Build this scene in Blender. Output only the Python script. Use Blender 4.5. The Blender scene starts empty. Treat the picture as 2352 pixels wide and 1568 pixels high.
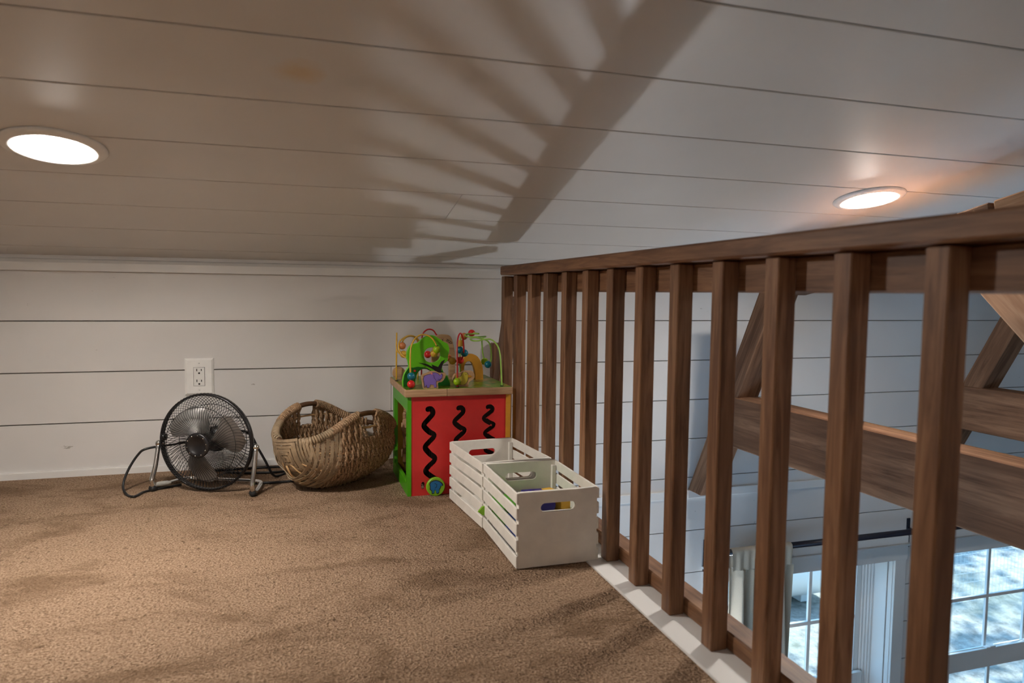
import bpy, bmesh, math, random
from mathutils import Vector, Matrix
random.seed(7)
R = math.radians
H = 0.65                       # the loft floor is z = 0; the camera sits 0.65 m above it
W = 2.748                      # distance to the long side wall
scene = bpy.context.scene
COL = scene.collection

def V(x, y, z):                # heights below are written relative to eye level
    return Vector((x, y, z + H))

# ------------------------------------------------------------------ camera
def make_camera():
    f, yaw, pit, rol = 1618.87, 0.30129, 0.06828, 0.01147
    fw = Vector((math.sin(yaw) * math.cos(pit), math.cos(yaw) * math.cos(pit), -math.sin(pit)))
    r = Vector((math.cos(yaw), -math.sin(yaw), 0))
    u = r.cross(fw)
    r2 = math.cos(rol) * r + math.sin(rol) * u
    u2 = -math.sin(rol) * r + math.cos(rol) * u
    m = Matrix((r2, u2, -fw)).transposed().to_4x4()
    m.translation = V(0, 0, 0)
    cam = bpy.data.cameras.new('camera')
    cam.sensor_width = 36.0
    cam.lens = f / 2352 * 36.0
    cam.clip_start = 0.02
    cam.dof.use_dof = True
    cam.dof.focus_distance = 2.35
    cam.dof.aperture_fstop = 4.5
    o = bpy.data.objects.new('camera', cam)
    COL.objects.link(o)
    o.matrix_world = m
    scene.camera = o
make_camera()

# ------------------------------------------------------------------ world, sun, exposure
EXPOSURE = 0.68
LOFT_FILL = 29.0  # strength of the fill lamp added behind the camera
LAMP = 225.0                    # strength of the ceiling discs
scene.view_settings.view_transform = 'Standard'
scene.view_settings.look = 'None'
scene.view_settings.gamma = 1.0
scene.view_settings.use_curve_mapping = False
scene.view_settings.exposure = EXPOSURE
scene.cycles.use_denoising = True
scene.cycles.max_bounces = 4
scene.cycles.diffuse_bounces = 3
scene.cycles.glossy_bounces = 2
scene.cycles.transmission_bounces = 2
scene.cycles.adaptive_threshold = 0.18
scene.cycles.use_adaptive_sampling = True
scene.cycles.adaptive_min_samples = 16
scene.cycles.sample_clamp_indirect = 6.0
wd = bpy.data.worlds.new('sky')
scene.world = wd
wd.use_nodes = True
wd.node_tree.nodes['Background'].inputs[0].default_value = (0.36, 0.65, 1.0, 1)
wd.node_tree.nodes['Background'].inputs[1].default_value = 1.9
sun = bpy.data.lights.new('sun', 'SUN')
sun.energy = 7.0
sun.angle = R(1.2)
sun.color = (1.0, 0.95, 0.86)
so = bpy.data.objects.new('sun', sun)
COL.objects.link(so)
so.rotation_euler = Vector((-0.45, -0.12, -0.88)).to_track_quat('-Z', 'Y').to_euler()

# ------------------------------------------------------------------ helpers
def tag(o, label=None, cat=None, group=None, kind=None):
    if label: o['label'] = label
    if cat: o['category'] = cat
    if group: o['group'] = group
    if kind: o['kind'] = kind
    return o

def empty(name, loc, parent=None):
    o = bpy.data.objects.new(name, None)
    COL.objects.link(o)
    o.location = loc
    o.empty_display_size = 0.05
    if parent: o.parent = parent
    return o

class MB:
    """collects shapes given in world coordinates, links them as one mesh object"""
    def __init__(s): s.v = []; s.f = []
    def add(s, vs, fs):
        b = len(s.v)
        s.v += [Vector(p) for p in vs]
        s.f += [tuple(b + i for i in f) for f in fs]
    def box(s, lo, hi):
        x0, y0, z0 = lo; x1, y1, z1 = hi
        s.add([(x0,y0,z0),(x1,y0,z0),(x1,y1,z0),(x0,y1,z0),(x0,y0,z1),(x1,y0,z1),(x1,y1,z1),(x0,y1,z1)],
              [(0,3,2,1),(4,5,6,7),(0,1,5,4),(1,2,6,5),(2,3,7,6),(3,0,4,7)])
        return s
    def tube(s, pts, r, n=8, closed=False, flat=None, caps=True, twist=0.0):
        pts = [Vector(p) for p in pts]
        m = len(pts)
        rings = []
        up = None
        for i, p in enumerate(pts):
            a = pts[(i - 1) % m] if (closed or i > 0) else p
            b = pts[(i + 1) % m] if (closed or i < m - 1) else p
            t = (b - a)
            if t.length < 1e-9: t = Vector((0, 0, 1))
            t.normalize()
            if up is None:
                up = Vector((0, 0, 1)) if abs(t.z) < 0.9 else Vector((1, 0, 0))
            nrm = (up - t * up.dot(t))
            if nrm.length < 1e-6: nrm = t.orthogonal()
            nrm.normalize(); up = nrm
            bn = t.cross(nrm)
            rr = r[i] if isinstance(r, (list, tuple)) else r
            rings.append([p + (nrm * math.cos(2*math.pi*k/n + twist*i) * rr + bn * math.sin(2*math.pi*k/n + twist*i) * rr * (flat or 1)) for k in range(n)])
        vs = [q for ring in rings for q in ring]
        fs = []
        for i in range(m if closed else m - 1):
            j = (i + 1) % m
            for k in range(n):
                fs.append((i*n + k, i*n + (k+1) % n, j*n + (k+1) % n, j*n + k))
        if not closed and caps:
            fs.append(tuple(range(n - 1, -1, -1)))
            fs.append(tuple((m-1)*n + k for k in range(n)))
        s.add(vs, fs)
        return s
    def ribbon(s, pts, nrms, w, th):
        """flat strip along pts; nrms = surface normals"""
        vs = []; m = len(pts)
        for i, p in enumerate(pts):
            p = Vector(p)
            a = Vector(pts[max(i-1, 0)]); b = Vector(pts[min(i+1, m-1)])
            t = (b - a).normalized(); n = Vector(nrms[i]).normalized(); c = t.cross(n).normalized()
            vs += [p + c*w/2, p + c*w/2 + n*th, p - c*w/2 + n*th, p - c*w/2]
        fs = []
        for i in range(m-1):
            for k in range(4):
                fs.append((i*4+k, i*4+(k+1) % 4, (i+1)*4+(k+1) % 4, (i+1)*4+k))
        fs += [(3, 2, 1, 0), tuple((m-1)*4+k for k in range(4))]
        s.add(vs, fs)
        return s
    def lathe(s, prof, mat, n=32, caps=True):
        """prof: (radius, height) pairs about local z; mat places it"""
        vs = []; fs = []
        for (r, h) in prof:
            for k in range(n):
                a = 2*math.pi*k/n
                vs.append(mat @ Vector((r*math.cos(a), r*math.sin(a), h)))
        for i in range(len(prof)-1):
            for k in range(n):
                fs.append((i*n+k, i*n+(k+1) % n, (i+1)*n+(k+1) % n, (i+1)*n+k))
        if caps and prof[0][0] > 1e-6: fs.append(tuple(range(n-1, -1, -1)))
        if caps and prof[-1][0] > 1e-6: fs.append(tuple((len(prof)-1)*n+k for k in range(n)))
        s.add(vs, fs)
        return s
    def sphere(s, c, r, n=16, m=10, sq=(1, 1, 1)):
        c = Vector(c); vs = []; fs = []
        for i in range(m+1):
            th = math.pi*i/m
            for k in range(n):
                a = 2*math.pi*k/n
                vs.append(c + Vector((r*math.sin(th)*math.cos(a)*sq[0], r*math.sin(th)*math.sin(a)*sq[1], r*math.cos(th)*sq[2])))
        for i in range(m):
            for k in range(n):
                fs.append((i*n+k, (i+1)*n+k, (i+1)*n+(k+1) % n, i*n+(k+1) % n))
        s.add(vs, fs)
        return s
    def build(s, name, mat, parent=None, smooth=False, weld=False, bevel=0, kind=None):
        off = world_loc(parent) if parent else Vector((0, 0, 0))
        me = bpy.data.meshes.new(name)
        me.from_pydata([p - off for p in s.v], [], s.f)
        if weld or bevel:
            bm = bmesh.new(); bm.from_mesh(me)
            bmesh.ops.remove_doubles(bm, verts=bm.verts, dist=1e-6)
            if bevel:
                bmesh.ops.bevel(bm, geom=[e for e in bm.edges if len(e.link_faces) == 2 and e.calc_face_angle(0) > 0.6], offset=bevel, segments=2, profile=0.6, affect='EDGES')
            bm.to_mesh(me); bm.free()
        me.materials.append(mat)
        if smooth:
            for p in me.polygons: p.use_smooth = True
        me.update()
        o = bpy.data.objects.new(name, me)
        COL.objects.link(o)
        if parent: o.parent = parent
        if kind: o['kind'] = kind
        return o

def world_loc(o):
    p = Vector((0, 0, 0))
    while o is not None:
        p += o.location
        o = o.parent
    return p

_cache = {}
def bbox(size, mat, bevel=0.002):
    key = (tuple(round(v, 5) for v in size), mat.name, bevel)
    if key in _cache: return _cache[key]
    me = bpy.data.meshes.new('block')
    bm = bmesh.new()
    bmesh.ops.create_cube(bm, size=1.0)
    bmesh.ops.scale(bm, vec=size, verts=bm.verts)
    if bevel:
        bmesh.ops.bevel(bm, geom=list(bm.edges), offset=bevel, segments=1, profile=0.5, affect='EDGES')
    bm.to_mesh(me); bm.free()
    me.materials.append(mat)
    _cache[key] = me
    return me

def place(name, me, parent, loc, rot=None):
    o = bpy.data.objects.new(name, me)
    COL.objects.link(o)
    if parent: o.parent = parent
    off = world_loc(parent) if parent else Vector((0, 0, 0))
    m = (rot.to_4x4() if rot else Matrix.Identity(4))
    m.translation = Vector(loc) - off
    o.matrix_basis = m
    return o

def timber(name, p0, p1, w, h, mat, parent, upv=(0, 0, 1), bevel=0.003):
    """squared timber from p0 to p1; grain runs along local x; w across, h along upv"""
    p0, p1 = Vector(p0), Vector(p1)
    x = (p1 - p0); L = x.length; x.normalize()
    z = Vector(upv) - x * x.dot(Vector(upv)); z.normalize()
    y = z.cross(x)
    m = Matrix((x, y, z)).transposed()
    return place(name, bbox((L, w, h), mat, bevel), parent, (p0 + p1) / 2, m)

def catmull(pts, n=6, closed=False):
    P = [Vector(p) for p in pts]; out = []; m = len(P)
    for i in range(m if closed else m - 1):
        a = P[(i-1) % m] if (closed or i > 0) else P[i]*2 - P[i+1]
        b = P[i]; c = P[(i+1) % m]
        d = P[(i+2) % m] if (closed or i < m-2) else c*2 - b
        for k in range(n):
            t = k / n
            out.append(0.5*((2*b) + (c-a)*t + (2*a-5*b+4*c-d)*t*t + (3*b-3*c+d-a)*t*t*t))
    if not closed: out.append(P[-1])
    return out

def plate(name, outer, holes, y0, y1, mat, parent, bevel=0.0):
    """outline in (x, z) with holes, standing between depths y0 (front) and y1"""
    cu = bpy.data.curves.new('outline', 'CURVE')
    cu.dimensions = '2D'; cu.fill_mode = 'BOTH'
    cu.extrude = abs(y1 - y0) / 2 - bevel
    cu.bevel_depth = bevel; cu.bevel_resolution = 1
    for loop in [outer] + list(holes):
        sp = cu.splines.new('POLY'); sp.points.add(len(loop) - 1)
        for p, q in zip(sp.points, loop): p.co = (q[0], q[1], 0, 1)
        sp.use_cyclic_u = True
    ob = bpy.data.objects.new('outline', cu)
    me = bpy.data.meshes.new_from_object(ob)
    off = world_loc(parent) if parent else Vector((0, 0, 0))
    ym = (y0 + y1) / 2
    for v in me.vertices:
        x, z, d = v.co
        v.co = V(x, ym - d, z) - off
    me.materials.clear(); me.materials.append(mat)
    bpy.data.objects.remove(ob); bpy.data.curves.remove(cu)
    me.name = name
    me.update()
    o = bpy.data.objects.new(name, me)
    COL.objects.link(o)
    if parent: o.parent = parent
    return o

# ------------------------------------------------------------------ materials
def srgb(r, g, b):
    f = lambda c: (c/255/12.92) if c/255 <= 0.04045 else ((c/255+0.055)/1.055)**2.4
    return (f(r), f(g), f(b), 1)

class NT:
    def __init__(s, name):
        s.m = bpy.data.materials.new(name); s.m.use_nodes = True
        s.t = s.m.node_tree; s.n = s.t.nodes; s.b = s.n['Principled BSDF']
    def node(s, kind, **kw):
        o = s.n.new(kind)
        for k, v in kw.items(): setattr(o, k, v)
        return o
    def link(s, a, b): s.t.links.new(a, b)
    def mix(s, fac, a, b):
        o = s.node('ShaderNodeMix', data_type='RGBA')
        for sock, val in ((o.inputs[0], fac), (o.inputs[6], a), (o.inputs[7], b)):
            if hasattr(val, 'is_output'): s.link(val, sock)
            else: sock.default_value = val
        return o.outputs[2]
    def noise(s, vec, scale, detail=3, rough=0.55, dist=0.0):
        o = s.node('ShaderNodeTexNoise')
        o.inputs['Scale'].default_value = scale; o.inputs['Detail'].default_value = detail
        o.inputs['Roughness'].default_value = rough; o.inputs['Distortion'].default_value = dist
        if vec is not None: s.link(vec, o.inputs['Vector'])
        return o.outputs['Fac']
    def ramp(s, fac, a, b, lo=0.0, hi=1.0):
        o = s.node('ShaderNodeMapRange'); o.clamp = True
        s.link(fac, o.inputs[0]); o.inputs[1].default_value = a; o.inputs[2].default_value = b
        o.inputs[3].default_value = lo; o.inputs[4].default_value = hi
        return o.outputs[0]
    def math(s, op, a, b=0.0):
        o = s.node('ShaderNodeMath', operation=op)
        for sock, val in ((o.inputs[0], a), (o.inputs[1], b)):
            if hasattr(val, 'is_output'): s.link(val, sock)
            else: sock.default_value = val
        return o.outputs[0]
    def bump(s, h, strength=0.3, dist=0.002):
        o = s.node('ShaderNodeBump'); o.inputs['Strength'].default_value = strength
        o.inputs['Distance'].default_value = dist
        s.link(h, o.inputs['Height']); s.link(o.outputs[0], s.b.inputs['Normal'])
    def pos(s): return s.node('ShaderNodeNewGeometry').outputs['Position']
    def obj(s): return s.node('ShaderNodeTexCoord').outputs['Object']
    def col(s, v):
        if hasattr(v, 'is_output'): s.link(v, s.b.inputs['Base Color'])
        else: s.b.inputs['Base Color'].default_value = v
    def set(s, rough=0.5, metal=0.0, spec=0.5):
        s.b.inputs['Roughness'].default_value = rough; s.b.inputs['Metallic'].default_value = metal
        s.b.inputs['Specular IOR Level'].default_value = spec
        return s.m

def plain(name, c, rough=0.5, metal=0.0, var=0.06, scale=40, spec=0.5, bump=0.0):
    t = NT(name)
    n = t.noise(t.obj(), scale, 3)
    dark = tuple(x*(1-var*2) for x in c[:3]) + (1,)
    lite = tuple(min(1, x*(1+var)) for x in c[:3]) + (1,)
    t.col(t.mix(t.ramp(n, 0.3, 0.7), dark, lite))
    if bump: t.bump(n, bump, 0.002)
    return t.set(rough, metal, spec)

def white_paint(name, c, rough, scuffs=0.0, stain=None, spec=0.5):
    t = NT(name); p = t.pos()
    big = t.noise(p, 2.2, 3)
    c2 = tuple(x*0.93 for x in c[:3]) + (1,)
    colr = t.mix(t.ramp(big, 0.35, 0.7), c2, c)
    if scuffs:
        mp = t.node('ShaderNodeMapping'); mp.inputs['Scale'].default_value = (7, 7, 16)
        t.link(p, mp.inputs[0])
        sn = t.noise(mp.outputs[0], 1.6, 6, 0.72, 0.6)
        colr = t.mix(t.ramp(sn, 0.69, 0.715, 0, scuffs), colr, (0.16, 0.12, 0.09, 1))
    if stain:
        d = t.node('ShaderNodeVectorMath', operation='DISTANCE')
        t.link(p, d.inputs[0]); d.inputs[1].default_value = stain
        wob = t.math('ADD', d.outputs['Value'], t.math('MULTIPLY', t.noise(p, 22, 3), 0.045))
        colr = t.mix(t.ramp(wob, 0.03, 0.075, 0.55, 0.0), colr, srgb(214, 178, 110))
    t.col(colr)
    t.bump(t.noise(p, 160, 2), 0.04, 0.001)
    return t.set(rough, 0, spec)

def wood(name, dark, mid, light, rough=0.55, scale=1.0, rings=0.5, var=0.25):
    """grain along local x"""
    t = NT(name)
    oi = t.node('ShaderNodeObjectInfo')
    add = t.node('ShaderNodeVectorMath', operation='ADD')
    sc = t.node('ShaderNodeVectorMath', operation='SCALE')
    comb = t.node('ShaderNodeCombineXYZ')
    for i in range(3): t.link(oi.outputs['Random'], comb.inputs[i])
    t.link(comb.outputs[0], sc.inputs[0]); sc.inputs['Scale'].default_value = 17.0
    t.link(t.obj(), add.inputs[0]); t.link(sc.outputs[0], add.inputs[1])
    m1 = t.node('ShaderNodeMapping'); m1.inputs['Scale'].default_value = (2.2*scale, 34*scale, 34*scale)
    t.link(add.outputs[0], m1.inputs[0])
    g1 = t.noise(m1.outputs[0], 2.0, 6, 0.65, 0.8)
    m2 = t.node('ShaderNodeMapping'); m2.inputs['Scale'].default_value = (0.9*scale, 9*scale, 9*scale)
    t.link(add.outputs[0], m2.inputs[0])
    g2 = t.noise(m2.outputs[0], 1.6, 3, 0.5, 1.6)
    wv = t.math('SINE', t.math('MULTIPLY', g2, 34.0))
    fine = t.math('ADD', t.math('MULTIPLY', g1, 0.75), t.math('MULTIPLY', wv, 0.09*rings))
    c = t.mix(t.ramp(fine, 0.25, 0.55), dark, mid)
    c = t.mix(t.ramp(t.math('MULTIPLY', g1, g2), 0.2, 0.42), c, light)
    kn = t.noise(add.outputs[0], 7.5, 1, 0.4, 0.0)
    c = t.mix(t.ramp(kn, 0.76, 0.80, 0, 0.75), c, tuple(x*0.35 for x in dark[:3]) + (1,))
    hv = t.node('ShaderNodeHueSaturation')
    t.link(c, hv.inputs['Color'])
    t.link(t.ramp(oi.outputs['Random'], 0, 1, 1-var, 1+var), hv.inputs['Value'])
    t.col(hv.outputs[0])
    t.bump(fine, 0.35, 0.0015)
    return t.set(rough, 0, 0.35 if rough < 0.65 else 0.12)

M = {}
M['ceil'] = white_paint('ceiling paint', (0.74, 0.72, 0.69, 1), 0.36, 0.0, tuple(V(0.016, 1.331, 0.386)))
M['wall'] = white_paint('wall paint', (0.74, 0.72, 0.70, 1), 0.42, 0.55)
M['trim'] = white_paint('trim paint', (0.80, 0.79, 0.77, 1), 0.34)
M['gap'] = plain('board gap paint', (0.30, 0.27, 0.24, 1), 0.8)
M['plast'] = plain('white plastic', (0.88, 0.87, 0.84, 1), 0.35, var=0.02)
M['insert'] = plain('outlet insert plastic', (0.84, 0.83, 0.80, 1), 0.3, var=0.02)
M['slot'] = plain('dark slot', (0.02, 0.018, 0.016, 1), 0.7)
M['rail'] = wood('walnut stained wood', (0.130, 0.058, 0.028, 1), (0.235, 0.116, 0.057, 1), (0.32, 0.170, 0.090, 1), 0.5, 1.0, 0.5, 0.16)
M['beam'] = wood('rough brown timber', (0.115, 0.056, 0.031, 1), (0.185, 0.094, 0.052, 1), (0.26, 0.14, 0.080, 1), 0.8, 0.7, 0.35, 0.08)
M['cedar'] = wood('lamp-brightened cedar timber', (0.46, 0.24, 0.13, 1), (0.62, 0.36, 0.21, 1), (0.70, 0.45, 0.28, 1), 0.7, 0.8, 0.9, 0.08)  # fresh cedar, with lamp light on the webs put into its colour
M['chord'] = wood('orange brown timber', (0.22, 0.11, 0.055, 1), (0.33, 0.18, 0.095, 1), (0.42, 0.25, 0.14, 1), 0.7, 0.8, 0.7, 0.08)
M['birch'] = wood('birch wood', (0.36, 0.21, 0.11, 1), (0.50, 0.31, 0.17, 1), (0.58, 0.38, 0.22, 1), 0.5, 1.6, 0.4, 0.12)
M['crate'] = plain('whitewashed crate wood', (0.80, 0.765, 0.70, 1), 0.6, var=0.04, scale=25, bump=0.05)
M['red'] = plain('red painted board', srgb(204, 46, 44), 0.42, var=0.03)
M['green'] = plain('green painted board', srgb(74, 158, 14), 0.42, var=0.03)
M['dgreen'] = plain('dark green paint', srgb(8, 92, 16), 0.42, var=0.03)
M['lgreen'] = plain('light green paint', srgb(100, 190, 20), 0.4, var=0.03)
M['amber'] = plain('amber painted wood', srgb(200, 140, 40), 0.45)
M['black'] = plain('black metal paint', (0.012, 0.011, 0.012, 1), 0.32, var=0.1)
M['rodm'] = plain('dark navy black metal', (0.010, 0.011, 0.022, 1), 0.3)
M['rubber'] = plain('black rubber', (0.012, 0.012, 0.012, 1), 0.6)
M['chrome'] = plain('chrome', (0.72, 0.71, 0.70, 1), 0.16, 1.0, var=0.02)
M['blade'] = plain('grey metal blade', (0.30, 0.29, 0.28, 1), 0.42, 0.7, var=0.08)
M['bead_red'] = plain('red lacquer', srgb(205, 34, 34), 0.28, var=0.02)
M['bead_teal'] = plain('teal lacquer', srgb(10, 108, 130), 0.28, var=0.02)
M['bead_lime'] = plain('lime lacquer', srgb(150, 184, 20), 0.28, var=0.02)
M['bead_yel'] = plain('yellow lacquer', srgb(212, 164, 58), 0.3, var=0.02)
M['bead_org'] = plain('orange tan lacquer', srgb(196, 118, 68), 0.3, var=0.02)
M['wire_yel'] = plain('yellow coated wire', srgb(214, 168, 56), 0.3, var=0.02)
M['wire_red'] = plain('red coated wire', srgb(178, 22, 26), 0.3, var=0.02)
M['wire_lime'] = plain('pale green coated wire', srgb(152, 196, 84), 0.3, var=0.02)
M['purple'] = plain('purple print', srgb(124, 100, 178), 0.5, var=0.02)
M['ink'] = plain('black ink', (0.012, 0.008, 0.008, 1), 0.5)
M['pink'] = plain('pink print', srgb(220, 120, 130), 0.5)
M['duck'] = plain('yellow print', srgb(196, 178, 60), 0.5, var=0.03)
M['blue'] = plain('blue print', srgb(20, 104, 158), 0.5, var=0.03)
M['limep'] = plain('lime painted wood', srgb(128, 186, 34), 0.4, var=0.03)
M['navy'] = plain('navy blue card', srgb(40, 36, 130), 0.25, var=0.04)
M['bluebox'] = plain('blue card', srgb(36, 92, 190), 0.35, var=0.05)
M['yelbox'] = plain('yellow card', srgb(222, 176, 60), 0.35, var=0.05)
M['redbox'] = plain('red card', srgb(196, 20, 44), 0.35, var=0.05)
M['greenbox'] = plain('green card', srgb(92, 176, 50), 0.4, var=0.05)
M['cord'] = plain('black cord rubber', (0.010, 0.010, 0.011, 1), 0.45)
M['plug'] = plain('grey plug plastic', (0.35, 0.34, 0.31, 1), 0.5, var=0.2)
M['willow'] = plain('pale willow splint', srgb(156, 134, 106), 0.6, var=0.2, scale=30, bump=0.1)
M['rod'] = plain('peeled willow rod', srgb(196, 158, 112), 0.55, var=0.1)
M['bark'] = plain('dark brown wood rim', srgb(88, 56, 30), 0.6, var=0.2)
M['floor2'] = plain('brown floor boards', (0.30, 0.22, 0.155, 1), 0.5)

def rope_mat():
    t = NT('twisted seagrass rope')
    o = t.obj()
    n = t.noise(o, 260, 2); b = t.noise(o, 18, 3)
    c = t.mix(t.ramp(n, 0.35, 0.65), srgb(120, 93, 70), srgb(190, 160, 128))
    c = t.mix(t.ramp(b, 0.35, 0.7, 0, 0.5), c, srgb(142, 106, 76))
    t.col(c); t.bump(n, 0.6, 0.002)
    return t.set(0.75, 0, 0.2)
M['rope'] = rope_mat()

def carpet_mat():
    t = NT('tan cut pile carpet'); p = t.pos()
    tuft = t.noise(p, 210, 2, 0.6)
    clump = t.noise(p, 75, 3, 0.65, 0.6)
    mp = t.node('ShaderNodeMapping'); mp.inputs['Scale'].default_value = (1.0, 1.8, 1.0)
    mp.inputs['Rotation'].default_value = (0, 0, R(18))
    t.link(p, mp.inputs[0])
    patch = t.noise(mp.outputs[0], 3.0, 5, 0.66, 0.5)
    c = t.mix(t.ramp(tuft, 0.34, 0.66), srgb(134, 105, 81), srgb(204, 174, 146))
    c = t.mix(t.ramp(clump, 0.30, 0.42, 0.75, 0.0), c, srgb(92, 70, 50))
    c = t.mix(t.ramp(patch, 0.49, 0.64, 0, 0.60), c, srgb(112, 86, 62))
    t.col(c)
    t.bump(t.math('ADD', tuft, t.math('MULTIPLY', clump, 1.3)), 1.0, 0.012)
    return t.set(0.95, 0, 0.1)
M['carpet'] = carpet_mat()

def cloth_mat():
    t = NT('cream cotton curtain')
    n = t.noise(t.obj(), 300, 2)
    t.col(t.mix(n, srgb(198, 184, 162), srgb(220, 208, 188)))
    t.bump(n, 0.15, 0.001)
    return t.set(0.85, 0, 0.2)
M['cloth'] = cloth_mat()

def shade_mat():
    t = NT('linen lamp shade')
    n = t.noise(t.obj(), 200, 2)
    tl = t.node('ShaderNodeBsdfTranslucent'); df = t.node('ShaderNodeBsdfDiffuse'); mx = t.node('ShaderNodeMixShader')
    t.link(t.mix(n, (0.86, 0.82, 0.74, 1), (0.94, 0.91, 0.84, 1)), tl.inputs[0]); df.inputs[0].default_value = (0.85, 0.82, 0.76, 1)
    mx.inputs[0].default_value = 0.35
    t.link(tl.outputs[0], mx.inputs[1]); t.link(df.outputs[0], mx.inputs[2])
    t.link(mx.outputs[0], t.n['Material Output'].inputs[0])
    return t.m
M['shade'] = shade_mat()

def glass_mat():
    t = NT('window glass')
    tr = t.node('ShaderNodeBsdfTransparent'); tr.inputs[0].default_value = (0.86, 0.96, 1.0, 1)
    gl = t.node('ShaderNodeBsdfGlossy'); gl.inputs['Roughness'].default_value = 0.02
    mx = t.node('ShaderNodeMixShader'); lw = t.node('ShaderNodeLayerWeight'); lw.inputs[0].default_value = 0.5
    t.link(t.math('ADD', t.math('MULTIPLY', t.math('POWER', lw.outputs['Facing'], 5.0), 0.5), 0.03), mx.inputs[0]); t.link(tr.outputs[0], mx.inputs[1]); t.link(gl.outputs[0], mx.inputs[2])
    t.link(mx.outputs[0], t.n['Material Output'].inputs[0])
    return t.m
M['glass'] = glass_mat()

def emit_mat(name, c, s):
    t = NT(name)
    n = t.noise(t.obj(), 3, 1)
    e = t.node('ShaderNodeEmission')
    t.link(t.mix(t.ramp(n, 0, 1, 0, 0.02), c, (1, 1, 1, 1)), e.inputs[0]); e.inputs[1].default_value = s
    t.link(e.outputs[0], t.n['Material Output'].inputs[0])
    return t.m
M['lens'] = emit_mat('lit lens', (1.0, 0.935, 0.86, 1), LAMP)

def ground_mat():
    t = NT('dry leaf litter soil'); p = t.pos()
    a = t.noise(p, 9, 6, 0.7); b = t.noise(p, 1.2, 3)
    c = t.mix(t.ramp(a, 0.3, 0.7), (0.16, 0.15, 0.14, 1), (0.52, 0.49, 0.46, 1))
    c = t.mix(t.ramp(b, 0.4, 0.7, 0, 0.4), c, (0.24, 0.27, 0.20, 1))
    t.col(c); t.bump(a, 0.8, 0.05)
    return t.set(0.9, 0, 0.1)
M['ground'] = ground_mat()
M['leaf'] = plain('green leaf', (0.09, 0.16, 0.04, 1), 0.6, var=0.2)
M['trunk'] = plain('grey bark', (0.12, 0.09, 0.07, 1), 0.9, var=0.2)
M['fence'] = plain('galvanised wire', (0.75, 0.77, 0.78, 1), 0.4, 0.3)
M['tank'] = plain('white tank enamel', (0.82, 0.82, 0.80, 1), 0.35, var=0.03, scale=3)

def top_print():
    t = NT('printed meadow sheet'); p = t.pos()
    a = t.noise(p, 24, 2, 0.5, 1.2); b = t.noise(p, 60, 2)
    c = t.mix(t.ramp(a, 0.50, 0.53), srgb(84, 128, 14), srgb(136, 140, 30))
    c = t.mix(t.ramp(a, 0.60, 0.62), c, srgb(176, 140, 80))
    c = t.mix(t.ramp(a, 0.35, 0.33), c, srgb(58, 96, 14))
    c = t.mix(t.ramp(b, 0.70, 0.72), c, srgb(40, 40, 18))
    t.col(c)
    return t.set(0.3)
M['print'] = top_print()

# ------------------------------------------------------------------ room shell
XL, XR, YF = -2.3, 5.9, -3.95          # left gable, right gable, far side wall
ZC, TH = 0.1108, 0.19188               # ceiling springing height and pitch
YR = (W + YF) / 2                      # ridge line
tanT = math.tan(TH)
def zceil(y): return ZC + (W - y) * tanT if y > YR else ZC + (y - YF) * tanT
S0, BC = 0.1217, 0.239                 # first seam from the wall, board pitch
WIN = [(1.86, 2.886), (3.200, 4.555)]
WZ0, WZ1 = -2.64, -1.32

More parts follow.
